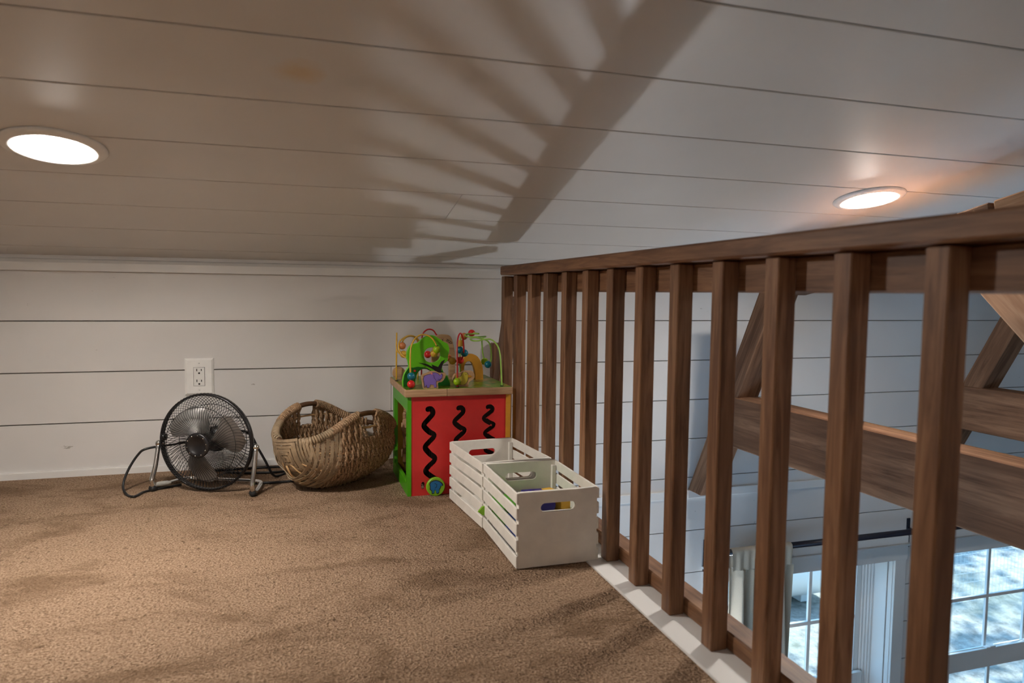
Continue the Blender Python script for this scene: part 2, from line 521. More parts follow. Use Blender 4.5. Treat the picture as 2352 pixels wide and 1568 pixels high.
def room():
    # ceiling backing over both slopes, boards hung beneath the visible slope
    t = 0.010
    mb = MB()
    nx, nz = math.sin(TH), math.cos(TH)
    pts = [(W + 0.16, ZC - 0.16*tanT), (YR, zceil(YR)), (YF - 0.16, ZC - 0.16*tanT)]
    vs = []
    for X in (XL - 0.1, XR + 0.1):
        for (y, z) in pts: vs.append(V(X, y, z + t / nz))
        for (y, z) in pts: vs.append(V(X, y, z + 0.18))
    mb.add(vs, [(0,1,7,6),(1,2,8,7),(3,9,10,4),(4,10,11,5),(0,6,9,3),(2,5,11,8),(0,3,4,1),(1,4,5,2),(6,7,10,9),(7,8,11,10)])
    ceil = mb.build('ceiling', M['gap']); tag(ceil, kind='structure')
    total = (W - YR) / math.cos(TH)
    edges = [0.0]
    s = S0
    while s < total: edges.append(s); s += BC
    edges.append(total)
    for side in (1, -1):
        for i in range(len(edges) - 1):
            a, b = edges[i] + 0.0022, edges[i+1] - 0.0022
            cuts = [XL, XR]
            if side == 1 and i == 3: cuts = [XL, 0.45, XR]
            if side == 1 and i == 1: cuts = [XL, 1.25, XR]
            for x0, x1 in zip(cuts[:-1], cuts[1:]):
                sm = (a + b) / 2
                if side == 1:
                    y = W - sm*math.cos(TH); d = Vector((0, -math.cos(TH), math.sin(TH)))
                else:
                    y = YF + sm*math.cos(TH); d = Vector((0, math.cos(TH), math.sin(TH)))
                z = ZC + sm*math.sin(TH)
                xa = Vector((1, 0, 0)); nrm = xa.cross(d)
                m = Matrix((xa, d, nrm)).transposed()
                up = nrm if nrm.z > 0 else -nrm
                place('ceiling_board', bbox((x1 - x0 - 0.0012, b - a, t), M['ceil'], 0.0012), ceil, V((x0+x1)/2, y, z) + up*t/2, m)
    # long side wall with two window openings
    mb = MB()
    y0, y1 = W + 0.010, W + 0.20
    def wbox(x0, x1, z0, z1): mb.box(V(x0, y0, z0), V(x1, y1, z1))
    zb, zt = -3.0, 0.13
    wbox(XL - 0.1, XR + 0.1, WZ1, zt); wbox(XL - 0.1, XR + 0.1, zb, WZ0)
    xs = [XL - 0.1, WIN[0][0], WIN[0][1], WIN[1][0], WIN[1][1], XR + 0.1]
    for i in (0, 2, 4): wbox(xs[i], xs[i+1], WZ0, WZ1)
    wall = mb.build('wall_back', M['gap']); tag(wall, kind='structure')
    rows = [0.125, -0.112, -0.2886, -0.4652, -0.6418, -0.8184, -0.88]
    low = [-0.88, -1.0635] + [-1.0635 - 0.1965*k for k in range(1, 11)]
    for r_, up in ((rows, True), (low, False)):
        for i in range(len(r_) - 1):
            zt_, zb_ = r_[i] - 0.0018, max(r_[i+1], -3.0) + 0.0018
            if zt_ - zb_ < 0.01: continue
            segs = [(XL, XR)]
            if up and i == 2: segs = [(XL, 0.362), (0.362, XR)]
            if up and i == 4: segs = [(XL, -1.4), (-1.4, 2.6), (2.6, XR)]
            if not up and zt_ < WZ1 + 0.12 and zb_ > WZ0 - 0.1:
                segs = [(XL, WIN[0][0] - 0.04), (WIN[0][1] + 0.04, WIN[1][0] - 0.04), (WIN[1][1] + 0.04, XR)]
            for a, b in segs:
                place('wall_board', bbox((b - a - 0.0012, 0.010, zt_ - zb_), M['wall'], 0.0010), wall, V((a+b)/2, W + 0.005, (zt_+zb_)/2))
    # other walls
    w = MB().box(V(XL - 0.12, YF - 0.1, -3.0), V(XL, W + 0.15, 1.0)).build('wall_left', M['wall']); tag(w, kind='structure')
    w = MB().box(V(XR, YF - 0.1, -3.0), V(XR + 0.12, W + 0.15, 1.0)).build('wall_right', M['wall']); tag(w, kind='structure')
    w = MB().box(V(XL - 0.12, YF - 0.12, -3.0), V(XR + 0.12, YF, 0.14)).build('wall_front', M['wall']); tag(w, kind='structure')
    # loft floor with carpet, white edge board, lower floor
    f = MB().box(V(XL, YF, -0.86), V(0.675, W + 0.008, -0.65)).build('floor', M['carpet']); tag(f, kind='structure')
    f = MB().box(V(0.675, YF, -0.90), V(0.815, W, -0.645)).build('trim_3', M['trim'], bevel=0.002); tag(f, kind='structure')
    f = MB().box(V(0.0, YF, -3.12), V(XR, W + 0.15, -3.0)).build('floor_lower', M['floor2']); tag(f, kind='structure')
    # crown strip where the slope meets the knee wall: flat strip with a sloped top edge
    mb = MB()
    prof = [(W, 0.0588), (W - 0.018, 0.0588), (W - 0.018, 0.086), (W - 0.010, 0.0965), (W, 0.1000)]
    n = len(prof); vs = []
    for X in (XL, 0.86):
        vs += [V(X, y, z) for y, z in prof]
    mb.add(vs, [tuple((i, (i+1) % n, n + (i+1) % n, n + i)) for i in range(n)] + [tuple(range(n-1, -1, -1)), tuple(range(n, 2*n))])
    t1 = mb.build('trim_1', M['trim']); tag(t1, kind='structure')
    b = MB().box(V(XL, W - 0.011, -0.66), V(0.675, W, -0.626)).build('baseboard_back', M['trim'], bevel=0.003); tag(b, kind='structure')
    # ledge band on the wall below the trusses
    t2 = MB().box(V(0.815, W - 0.011, -0.912), V(XR, W, -0.874)).build('trim_2', M['trim'], bevel=0.003); tag(t2, kind='structure')
room()

def window(name, x0, x1, inset=0.083):
    root = empty(name, V((x0+x1)/2, W, WZ0)); tag(root, kind='structure')
    t = M['trim']
    MB().box(V(x1, W - 0.014, WZ0 - 0.02), V(x1 + 0.070, W + 0.002, WZ1)).build('side_casing', t, root, bevel=0.002)
    MB().box(V(x0 - 0.070, W - 0.014, WZ0 - 0.02), V(x0, W + 0.002, WZ1)).build('side_casing', t, root, bevel=0.002)
    MB().box(V(x0 - 0.075, W - 0.016, WZ1), V(x1 + 0.075, W + 0.002, -1.246)).build('head_casing', t, root, bevel=0.002)
    MB().box(V(x0 - 0.085, W - 0.028, -1.246), V(x1 + 0.085, W + 0.002, -1.236)).build('head_ledge', t, root, bevel=0.002)
    MB().box(V(x0 - 0.075, W - 0.016, -1.236), V(x1 + 0.075, W + 0.002, -1.198)).build('head_frieze', t, root, bevel=0.002)
    MB().box(V(x0 - 0.09, W - 0.045, WZ0 - 0.022), V(x1 + 0.09, W + 0.16, WZ0)).build('sill', t, root, bevel=0.003)
    # reveal boards, then the vinyl frame with its tracks
    j = MB()
    j.box(V(x0 - 0.001, W, WZ0), V(x0 + 0.008, W + 0.15, WZ1)); j.box(V(x1 - 0.008, W + 0.028, WZ0), V(x1 + 0.001, W + 0.15, WZ1)); j.box(V(x1 - 0.003, W, WZ0), V(x1 + 0.001, W + 0.024, WZ1))
    j.box(V(x0, W, WZ1 - 0.008), V(x1, W + 0.15, WZ1 + 0.001))
    j.build('reveal', t, root)
    f = MB()
    for s, xe in ((1, x0 + 0.008), (-1, x1 - 0.008)):
        for k, (d0, d1, wd_) in enumerate(((0.108, 0.198, inset - 0.073), (0.116, 0.198, inset - 0.063), (0.126, 0.198, inset - 0.052), (0.136, 0.198, inset - 0.041))):
            a, b = sorted((xe, xe + s*wd_))
            f.box(V(a, W + d0, WZ0), V(b, W + d1, WZ1 - 0.008))
    f.box(V(x0 + 0.008, W + 0.108, WZ0), V(x1 - 0.008, W + 0.198, WZ0 + 0.035))
    f.build('frame', M['trim'], root, bevel=0.0015)
    gx0, gx1 = x0 + inset, x1 - inset
    for sash, ya, zt, zb, gt, gb in (('upper_sash', W + 0.146, WZ1 - 0.006, -2.018, -1.372, -1.972), ('lower_sash', W + 0.116, -1.960, WZ0 + 0.03, -2.066, -2.56)):
        s = MB(); yb = ya + 0.022
        s.box(V(gx0 - 0.032, ya, zb), V(gx0, yb, zt)); s.box(V(gx1, ya, zb), V(gx1 + 0.032, yb, zt))
        s.box(V(gx0, ya, gt), V(gx1, yb, zt)); s.box(V(gx0, ya, zb), V(gx1, yb, gb))
        so_ = s.build(sash, M['trim'], root, bevel=0.0015)
        zm = (gt + gb) / 2
        for k in (1, 2):
            xm = gx0 + (gx1 - gx0)*k/3
            MB().box(V(xm - 0.009, ya + 0.005, gb), V(xm + 0.009, yb - 0.004, gt)).build('muntin', M['trim'], so_)
        MB().box(V(gx0, ya + 0.004, zm - 0.009), V(gx1, yb - 0.005, zm + 0.009)).build('muntin', M['trim'], so_)
        for k in range(3):
            for (pa, pb) in ((gb, zm - 0.009), (zm + 0.009, gt)):
                xa = gx0 + (gx1 - gx0)*k/3; xb = gx0 + (gx1 - gx0)*(k+1)/3
                MB().box(V(xa, ya + 0.010, pa), V(xb, ya + 0.013, pb)).build('pane', M['glass'], so_)
        if sash == 'lower_sash':
            for q in (0.33, 0.67):
                xl = gx0 + (gx1 - gx0)*q
                k = MB().box(V(xl - 0.028, ya - 0.002, zt), V(xl + 0.028, yb, zt + 0.008))
                k.box(V(xl - 0.012, ya - 0.010, zt + 0.008), V(xl + 0.03, ya + 0.014, zt + 0.016))
                k.build('sash_lock', M['plast'], so_, bevel=0.002)
window('window_1', *WIN[0])
window('window_2', *WIN[1], 0.235)

# ------------------------------------------------------------------ loft railing
PX, BW, SP, D0 = 0.7174, 0.034, 0.1487, 2.2957
def railing():
    root = empty('loft_railing', V(0.74, 1.0, -0.645))
    tag(root, 'walnut brown wooden railing with square balusters along the loft edge', 'railing')
    rm = M['rail']
    yend = -3.9
    timber('handrail', V(0.7485, 2.40, 0.0785), V(0.7485, yend, 0.0785), 0.099, 0.032, rm, root, bevel=0.004)
    timber('top_rail', V(PX + BW + 0.019, 2.42, 0.034), V(PX + BW + 0.019, yend, 0.034), 0.038, 0.0565, rm, root)
    timber('bottom_rail', V(PX + BW + 0.024, 2.66, -0.628), V(PX + BW + 0.024, yend, -0.628), 0.048, 0.034, rm, root)
    i = -1
    while True:
        y = D0 - i*SP - BW/2
        if y < yend + 0.1: break
        timber('baluster', V(PX + BW/2, y, -0.645), V(PX + BW/2, y, 0.061), BW, BW, rm, root, (0, 1, 0), 0.002)
        i += 1
    # short post against the wall and the slanting brace behind the last baluster
    timber('wall_post', V(0.783, W - 0.024, -0.645), V(0.783, W - 0.024, -0.20), 0.046, 0.040, rm, root, (0, 1, 0))
    a, b = V(0.782, 2.530, -0.015), V(0.782, 2.715, -0.40)
    d = (b - a).normalized(); n = Vector((0, -d.z, d.y)); n = n if n.y < 0 else -n
    timber('brace', a + n*0.028, b + n*0.028, 0.045, 0.075, rm, root, n)
railing()

# ------------------------------------------------------------------ timber trusses over the lower room
def truss(X, label):
    root = empty('timber_truss', V(X + 0.05, YR, -0.405))
    tag(root, label, 'truss', 'timber trusses over the room below')
    b = M['beam']; w = 0.10; xc = X + w/2
    def sec(name, ya, za, yb, zb, h, side, mat, off):
        """timber in the truss plane; (y,z) give its upper edge, off = which side the depth lies"""
        p0, p1 = V(xc, ya, za), V(xc, yb, zb)
        d = (p1 - p0).normalized(); n = Vector((0, -d.z, d.y)); n = n if n.z < 0 else -n
        if off: n = off
        if side < 0:
            mir = lambda p: Vector((p.x, 2*YR - p.y, p.z))
            p0, p1 = mir(p0), mir(p1); n = Vector((0, -n.y, n.z))
        return timber(name, p0 + n*h/2, p1 + n*h/2, w, h, mat, root, n, 0.004)
    ye = 2.50
    timber('tie_beam', V(xc - 0.003, ye, -0.507), V(xc - 0.003, 2*YR - ye, -0.507), 0.102, 0.203, b, root, (0, 0, 1), 0.004)
    for side in (1, -1):
        # raking strut from the wall ledge up to the chord, cut level at its foot
        y0, z0, y1, z1 = 2.262, 0.061, 2.745, -0.776
        d = Vector((0, y1 - y0, z1 - z0)).normalized(); n = Vector((0, d.z, -d.y)); n = n if n.y < 0 else -n
        hw = 0.090 / abs(d.z)                       # level width of the strut
        zf = -0.873
        k = (z0 - zf) / (z0 - z1); yf = y0 + (y1 - y0)*k
        yf = min(yf, W - 0.002)
        mb = MB(); vs = []
        for xx in (X, X + w):
            for (y, z) in ((y0, z0), (y0 - hw, z0), (yf - hw, zf), (yf, zf)):
                yy = y if side > 0 else 2*YR - y
                vs.append((xx, yy, z))
        # build along local x so that the grain follows the strut
        o = Vector((X + w/2, (y0+yf)/2 if side > 0 else 2*YR-(y0+yf)/2, (z0+zf)/2))
        dd = Vector((0, yf - y0, zf - z0)).normalized()
        if side < 0: dd.y = -dd.y
        xa = dd; ya = Vector((1, 0, 0)); za = xa.cross(ya)
        m = Matrix((xa, ya, za)).transposed()
        mi = m.inverted()
        me = bpy.data.meshes.new('strut')
        fs = [(0,1,2,3),(7,6,5,4),(0,4,5,1),(1,5,6,2),(2,6,7,3),(3,7,4,0)]
        me.from_pydata([mi @ (Vector(v) - o) for v in vs], [], fs)
        bm = bmesh.new(); bm.from_mesh(me); bmesh.ops.recalc_face_normals(bm, faces=bm.faces)
        bmesh.ops.bevel(bm, geom=list(bm.edges), offset=0.003, segments=1, profile=0.5, affect='EDGES')
        bm.to_mesh(me); bm.free(); me.materials.append(b)
        place('strut', me, root, V(*o), m)
        # upper chord following the roof pitch in two lengths, then the light web down to the tie
        zch = lambda y: 0.228 + (1.455 - y)*0.205
        sec('top_chord', 2.165, zch(2.165), 1.372, zch(1.372), 0.080, side, b, None)
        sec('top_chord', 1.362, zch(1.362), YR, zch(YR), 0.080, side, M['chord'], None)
        up = Vector((0, -0.70, 0.71)) if side > 0 else Vector((0, -0.70, 0.71))
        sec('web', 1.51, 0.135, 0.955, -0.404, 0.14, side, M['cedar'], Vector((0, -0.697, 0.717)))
truss(1.69, 'brown timber roof truss nearest the loft railing')
truss(2.98, 'brown timber roof truss farther from the railing, partly hidden at the right edge')

# ------------------------------------------------------------------ ceiling disc lights
def disc_light(x, y, label):
    z = zceil(y)
    root = empty('ceiling_light', V(x, y, z))
    tag(root, label, 'ceiling light', 'round disc lights on the ceiling')
    sgn = 1 if y > YR else -1
    nrm = Vector((0, -sgn*math.sin(TH), -math.cos(TH)))          # pointing into the room
    q = nrm.to_track_quat('Z', 'Y').to_matrix().to_4x4()
    q.translation = V(x, y, z)
    MB().lathe([(0.1005, -0.001), (0.1015, 0.003), (0.097, 0.0080), (0.084, 0.0105), (0.080, 0.0105), (0.069, 0.0080), (0.069, 0.004), (0.0, 0.004)], q, 56).build('trim_ring', M['plast'], root, smooth=True)
    MB().lathe([(0.0685, 0.005), (0.066, 0.0100), (0.050, 0.0138), (0.025, 0.0162), (0.0, 0.0172)], q, 28).build('lens', M['lens'], root, smooth=True)
YL = 1.755
disc_light(-0.485, YL, 'lit round white disc light on the sloped ceiling above the fan')
disc_light(1.68, YL, 'lit round white disc light on the ceiling above the brown railing')
for xx, lb in ((-0.485, 'above the loft'), (1.68, 'just past the railing')):
    disc_light(xx, 2*YR - YL, 'lit round disc light on the opposite roof slope ' + lb)

def fill_lamp():  # unseen lamp, added to brighten the ceiling and knee wall
    x, y = -1.35, -1.3
    root = empty('fill_lamp', V(x, y, -0.65))
    tag(root, 'unseen fill lamp added on the loft carpet behind the viewer', 'lamp')
    q = Matrix.Translation(V(x, y, -0.65))
    MB().lathe([(0.0, 0.0), (0.07, 0.0), (0.072, 0.012), (0.03, 0.03), (0.014, 0.06), (0.02, 0.14), (0.012, 0.22), (0.012, 0.26), (0.0, 0.26)], q, 28).build('base', M['amber'], root, smooth=True)
    MB().lathe([(0.150, 0.24), (0.105, 0.42), (0.104, 0.42), (0.149, 0.24)], q, 36, False).build('shade', M['shade'], root, smooth=True)
    li = bpy.data.lights.new('added_bulb', 'POINT')
    li.energy = LOFT_FILL; li.color = (1.0, 0.94, 0.87); li.shadow_soft_size = 0.05
    lo = bpy.data.objects.new('added_bulb', li); COL.objects.link(lo)
    lo.parent = root; lo.location = (0, 0, 0.33)
fill_lamp()

# ------------------------------------------------------------------ lower room: lamp added for window daylight, curtain, rod
def daylight_standin():  # added lamp replacing window daylight; throws the rail shadow on the ceiling
    x, y, z = 1.72, W - 0.10, -2.02
    root = empty('daylight_lamp', V(x, y, z))
    tag(root, 'added unseen bowl lamp standing in for window daylight beside the curtain', 'lamp')
    q = Matrix.Translation(V(x, y, z))
    MB().lathe([(0.0, -0.07), (0.03, -0.068), (0.075, -0.03), (0.092, 0.0), (0.088, 0.0), (0.070, -0.028), (0.0, -0.05)], q, 32).build('bowl', M['plast'], root, smooth=True)
    MB().box(V(x - 0.04, W - 0.012, z - 0.12), V(x + 0.04, W - 0.001, z - 0.02)).box(V(x - 0.01, W - 0.06, z - 0.075), V(x + 0.01, W - 0.01, z - 0.055)).build('bracket', M['plast'], root)
    li = bpy.data.lights.new('added_bulb', 'POINT')
    li.energy = 22; li.color = (0.88, 0.94, 1.0); li.shadow_soft_size = 0.06
    lo = bpy.data.objects.new('added_bulb', li); COL.objects.link(lo)
    lo.parent = root; lo.location = (0, 0, 0.02)
daylight_standin()

def rod():
    yr, zr = W - 0.09, -1.148
    root = empty('curtain_rod', V(1.75, W, zr))
    tag(root, 'slim dark metal curtain rod with flat brackets above the windows', 'curtain rod')
    MB().tube([V(1.74, yr, zr), V(XR - 0.4, yr, zr)], 0.0145, 14).build('rod', M['rodm'], root, smooth=True)
    for x in (1.79, 2.967, 4.35):
        b = MB().box(V(x - 0.010, W - 0.006, -1.262), V(x + 0.010, W - 0.0005, -1.112))
        b.box(V(x - 0.010, yr - 0.004, zr - 0.020), V(x + 0.010, W - 0.004, zr - 0.0125))
        b.box(V(x - 0.010, yr - 0.02, zr - 0.020), V(x + 0.010, yr - 0.014, zr + 0.008))
        b.build('bracket', M['rodm'], root, bevel=0.0015)
rod()

def curtain():
    yr, zr = W - 0.09, -1.148
    x0, x1 = 1.862, 2.188
    root = empty('curtain', V((x0+x1)/2, yr, zr))
    tag(root, 'cream tab-top curtain bunched on the dark rod at the window', 'curtain')
    nu, nv = 90, 30
    zt, zb = -1.215, -2.62
    def pt(u, v):
        x = x0 + (x1 - x0)*u
        amp = 0.016 + 0.026*min(1, v*3.5)
        ph = 2*math.pi*4.6*u
        fold = math.sin(ph + 0.7*math.sin(3.1*u + 2*v)) + 0.3*math.sin(2.3*ph + 1.0)
        y = yr - 0.004 + amp*fold
        x += 0.012*math.cos(ph)*min(1, v*4) + 0.006*math.sin(5*v + 9*u)
        z = zt + (zb - zt)*v - (0.016*abs(math.sin(ph/2)) if v < 0.02 else 0)
        return V(x, y, z)
    mb = MB(); vs = []; fs = []
    for s, off in ((0, 0.0), (1, 0.0018)):
        for j in range(nv+1):
            for i in range(nu+1):
                p = pt(i/nu, j/nv); p.y += off; vs.append(p)
    k = (nu+1)*(nv+1)
    for j in range(nv):
        for i in range(nu):
            a = j*(nu+1)+i
            fs.append((a, a+1, a+nu+2, a+nu+1)); fs.append((k+a, k+a+nu+1, k+a+nu+2, k+a+1))
    mb.add(vs, fs)
    mb.build('panel', M['cloth'], root, smooth=True)
    # stitched header band
    mb = MB(); vs = []; fs = []
    for j in range(4):
        for i in range(nu+1):
            p = pt(i/nu, j*0.013); p.y -= 0.0022; vs.append(p)
    for j in range(3):
        for i in range(nu):
            a = j*(nu+1)+i; fs.append((a, a+1, a+nu+2, a+nu+1))
    mb.add(vs, fs); mb.build('header', M['cloth'], root, smooth=True)
    for xc, wd_ in ((1.895, 0.066), (1.952, 0.060), (2.010, 0.058), (2.075, 0.064), (2.152, 0.060)):
        mb = MB(); vs = []; fs = []; path = []
        for k in range(5): path.append((yr - 0.0185, -1.228 + (zr + 1.228)*k/5))
        for k in range(9):
            a = math.pi*k/8
            path.append((yr - 0.0185*math.cos(a), zr + 0.0185*math.sin(a)))
        for k in range(1, 6): path.append((yr + 0.0185, zr - (zr + 1.228)*k/5))
        n = 9
        for (y, z) in path:
            for i in range(n):
                u = i/(n-1) - 0.5
                vs.append(V(xc + u*wd_*(1.0 if z > zr - 0.02 else 0.9), y - 0.004*math.sin(u*9 + xc*40)*(1 if z < zr else 0.3), z))
        for j in range(len(path)-1):
            for i in range(n-1):
                a = j*n+i; fs.append((a, a+1, a+n+1, a+n))
        mb.add(vs, fs); mb.build('tab', M['cloth'], root, smooth=True)
curtain()

# ------------------------------------------------------------------ outlet
def outlet():
    x, z = -0.325, -0.312
    root = empty('wall_outlet', V(x, W, z))
    tag(root, 'white double wall outlet plate above the black fan', 'outlet')
    y = W
    w, h = 0.048, 0.066
    mb = MB()
    vs = [V(x-w, y, z-h), V(x+w, y, z-h), V(x+w, y, z+h), V(x-w, y, z+h), V(x-w, y-0.004, z-h), V(x+w, y-0.004, z-h), V(x+w, y-0.004, z+h), V(x-w, y-0.004, z+h)]
    i_ = 0.007
    vs += [V(x-w+i_, y-0.009, z-h+i_), V(x+w-i_, y-0.009, z-h+i_), V(x+w-i_, y-0.009, z+h-i_), V(x-w+i_, y-0.009, z+h-i_)]
    mb.add(vs, [(0,1,5,4),(1,2,6,5),(2,3,7,6),(3,0,4,7),(4,5,9,8),(5,6,10,9),(6,7,11,10),(7,4,8,11),(8,9,10,11)])
    mb.build('cover_plate', M['plast'], root)
    yf = y - 0.009
    MB().box(V(x-0.0192, yf - 0.0004, z-0.0338), V(x+0.0192, yf + 0.001, z+0.0338)).build('insert_gap', M['slot'], root)
    ins = MB().box(V(x-0.0182, yf - 0.0025, z-0.0328), V(x+0.0182, yf + 0.001, z+0.0328)).build('receptacle', M['insert'], root, bevel=0.0008)
    for zc in (0.0205, -0.0185):
        for dx, hh in ((-0.0075, 0.0045), (0.0075, 0.0036)):
            MB().box(V(x+dx-0.0014, yf - 0.0029, z+zc+0.004-hh), V(x+dx+0.0014, yf - 0.002, z+zc+0.004+hh)).build('socket_slot', M['slot'], ins)
        q = Matrix.Translation(V(x, yf - 0.0022, z+zc-0.0075)) @ Matrix.Rotation(R(90), 4, 'X')
        MB().lathe([(0.0033, 0.0), (0.0033, 0.0007), (0, 0.0007)], q, 12).build('ground_hole', M['slot'], ins)
    for zs in (0.0485, -0.0485):
        q = Matrix.Translation(V(x, yf, z+zs)) @ Matrix.Rotation(R(90), 4, 'X')
        s = MB().lathe([(0.0032, 0.0), (0.003, 0.001), (0, 0.0014)], q, 14).build('screw', M['insert'], root)
        MB().box(V(x-0.0024, yf - 0.0017, z+zs-0.0004), V(x+0.0024, yf - 0.001, z+zs+0.0004)).build('screw_slot', M['slot'], s)
outlet()

# ------------------------------------------------------------------ fan
def fan():
    c = V(-0.270, 2.432, -0.489)                     # centre of the guard ring
    nrm = Vector((-0.416, -0.909, 0.0)).normalized() # facing
    rt = Vector((-nrm.y, nrm.x, 0))                  # viewer's right
    up = Vector((0, 0, 1))
    root = empty('desk_fan', V(-0.27, 2.43, -0.65))
    tag(root, 'small black wire-guard floor fan on chrome stand below the outlet', 'fan')
    RR = 0.155
    def P(r, a, d): return c + rt*(r*math.cos(a)) + up*(r*math.sin(a)) + nrm*d
    frame = Matrix((rt, up, nrm)).transposed().to_4x4(); frame.translation = c
    MB().lathe([(RR-0.0035, -0.009), (RR+0.002, -0.009), (RR+0.0032, 0.0), (RR+0.002, 0.009), (RR-0.0035, 0.009), (RR-0.002, 0.0), (RR-0.0035, -0.009)], frame, 72, False).build('guard_ring', M['black'], root, smooth=True)
    hub = 0.038
    for nm, sgn, sw in (('front_guard', 1, 0.62), ('rear_guard', -1, -0.62)):
        mb = MB()
        N = 84
        for k in range(N):
            a0 = 2*math.pi*k/N
            pts = []
            for i in range(13):
                t = i/12
                r = hub*0.85 + (RR + 0.004 - hub*0.85)*t
                a = a0 + sw*(math.sin(t*math.pi*0.9)*0.55 + 0.25*t)
                d = sgn*(0.052*math.cos(min(1, t)*math.pi/2)**0.55 + 0.002)
                pts.append(P(r, a, d))
            mb.tube(pts, 0.00085, 4, caps=False)
        for r, t in ((0.118, 0.69),):
            d = sgn*(0.052*math.cos(t*math.pi/2)**0.55 + 0.001)
            mb.tube([P(r, 2*math.pi*k/48, d) for k in range(48)], 0.0011, 5, closed=True)
        mb.build(nm, M['black'], root, smooth=True)
    # badge disc at the front
    f2 = frame.copy()
    MB().lathe([(0.0, 0.048), (0.040, 0.048), (0.0405, 0.054), (0.038, 0.058), (0.027, 0.0585), (0.0255, 0.056), (0.0, 0.0555)], f2, 40).build('badge', M['black'], root, smooth=True)
    bd = MB()
    for k in range(10):
        bd.sphere(P(0.0325, R(36*k + 10), 0.0585), 0.0022, 8, 6)
    bd.build('badge_studs', M['chrome'], root, smooth=True)
    # three swept metal blades and the hub behind the guard
    MB().lathe([(0.0, -0.028), (0.028, -0.026), (0.030, 0.02), (0.024, 0.03), (0.0, 0.032)], frame, 28).build('blade_hub', M['black'], root, smooth=True)
    for base in (R(118), R(2), R(242)):
        mb = MB(); vs = []; fs = []
        nr, na = 10, 12
        for s in (0.0, 0.0012):
            for i in range(nr+1):
                t = i/nr; r = 0.026 + 0.100*t
                half = R(24 + 13*math.sin(t*math.pi*0.75)) * (1.0 if t < 0.85 else 1 - 0.35*(t-0.85)/0.15)
                for j in range(na+1):
                    u = j/na*2 - 1
                    a = base + R(20)*t + u*half
                    d = 0.004 + 0.022*u*(1-0.25*t) - 0.006*u*u + s
                    vs.append(P(r, a, d))
        k = (nr+1)*(na+1)
        for i in range(nr):
            for j in range(na):
                a = i*(na+1)+j
                fs.append((a, a+1, a+na+2, a+na+1)); fs.append((k+a, k+a+na+1, k+a+na+2, k+a+1))
        mb.add(vs, fs); mb.build('blade', M['blade'], root, smooth=True)
    MB().lathe([(0.0, -0.11), (0.030, -0.108), (0.040, -0.095), (0.042, -0.05), (0.036, -0.035), (0, -0.035)], frame, 28).build('motor', M['black'], root, smooth=True)
    # chrome stand: legs drop from the pivots, turn back along the floor, joined by a bar
    fl, fr = V(-0.424, 2.461, -0.642), V(-0.157, 2.339, -0.642)
    pl, pr = c + rt*-(RR+0.012) + up*-0.010, c + rt*(RR+0.012) + up*-0.010
    fl = pl.copy(); fl.z = V(0,0,-0.640).z; fl += nrm*0.034 - rt*0.004
    fr = pr.copy(); fr.z = V(0,0,-0.640).z; fr += nrm*0.034 + rt*0.004
    bl, br = fl - nrm*0.135 + rt*0.03, fr - nrm*0.135 - rt*0.03
    pts = [pl, pl*0.5 + fl*0.5, fl + up*0.028, fl + up*0.008 - nrm*0.004, fl - nrm*0.024, bl + nrm*0.02, bl + rt*0.02]
    pts = catmull(pts, 5) + catmull([bl + rt*0.02, (bl+br)/2, br - rt*0.02], 4)[1:] + catmull([br - rt*0.02, br + nrm*0.02, fr - nrm*0.024, fr + up*0.008 - nrm*0.004, fr + up*0.028, pr*0.5 + fr*0.5, pr], 5)[1:]
    MB().tube(pts, 0.0075, 12).build('stand', M['chrome'], root, smooth=True)
    for p, s in ((pl, -1), (pr, 1)):
        k = MB().sphere(p, 0.0105, 12, 8)
        k.tube([p, p - rt*s*0.016], 0.004, 8)
        k.build('pivot', M['chrome'], root, smooth=True)
    for p in (fl, fr):
        q = MB()
        q.tube([p + nrm*0.002 + up*0.004, p - nrm*0.012 - up*0.006], 0.0105, 10)
        q.build('rubber_foot', M['rubber'], root, smooth=True)
    q = MB().tube([c - rt*(RR-0.002) + up*0.012 + nrm*0.004, c - rt*(RR-0.016) + up*0.012 + nrm*0.004], 0.011, 12)
    q.build('tilt_knob', M['black'], root, smooth=True)
    z0 = -0.6455
    cord = catmull([V(-0.30, 2.54, -0.50), V(-0.38, 2.535, -0.512), V(-0.456, 2.50, -0.515), V(-0.484, 2.50, -0.535), V(-0.512, 2.49, -0.583), V(-0.522, 2.47, -0.625), V(-0.506, 2.44, z0), V(-0.479, 2.410, z0), V(-0.462, 2.455, z0), V(-0.437, 2.478, z0), V(-0.40, 2.50, z0), V(-0.36, 2.52, z0)], 7)
    MB().tube(cord, 0.0038, 8).build('cord', M['cord'], root, smooth=True)
    g = MB().tube([V(-0.438, 2.498, -0.634), V(-0.418, 2.494, -0.632), V(-0.395, 2.488, -0.628), V(-0.385, 2.486, -0.627)], [0.006, 0.0085, 0.0075, 0.004], 8)
    g.build('plug', M['plug'], root, smooth=True)
    cr = catmull([V(-0.22, 2.55, -0.47), V(-0.15, 2.53, -0.485), V(-0.118, 2.515, -0.537), V(-0.096, 2.51, -0.579), V(-0.074, 2.52, -0.628), V(-0.055, 2.56, z0), V(-0.02, 2.60, z0), V(0.03, 2.62, z0)], 7)
    MB().tube(cr, 0.0042, 8).build('cord', M['cord'], root, smooth=True)
fan()

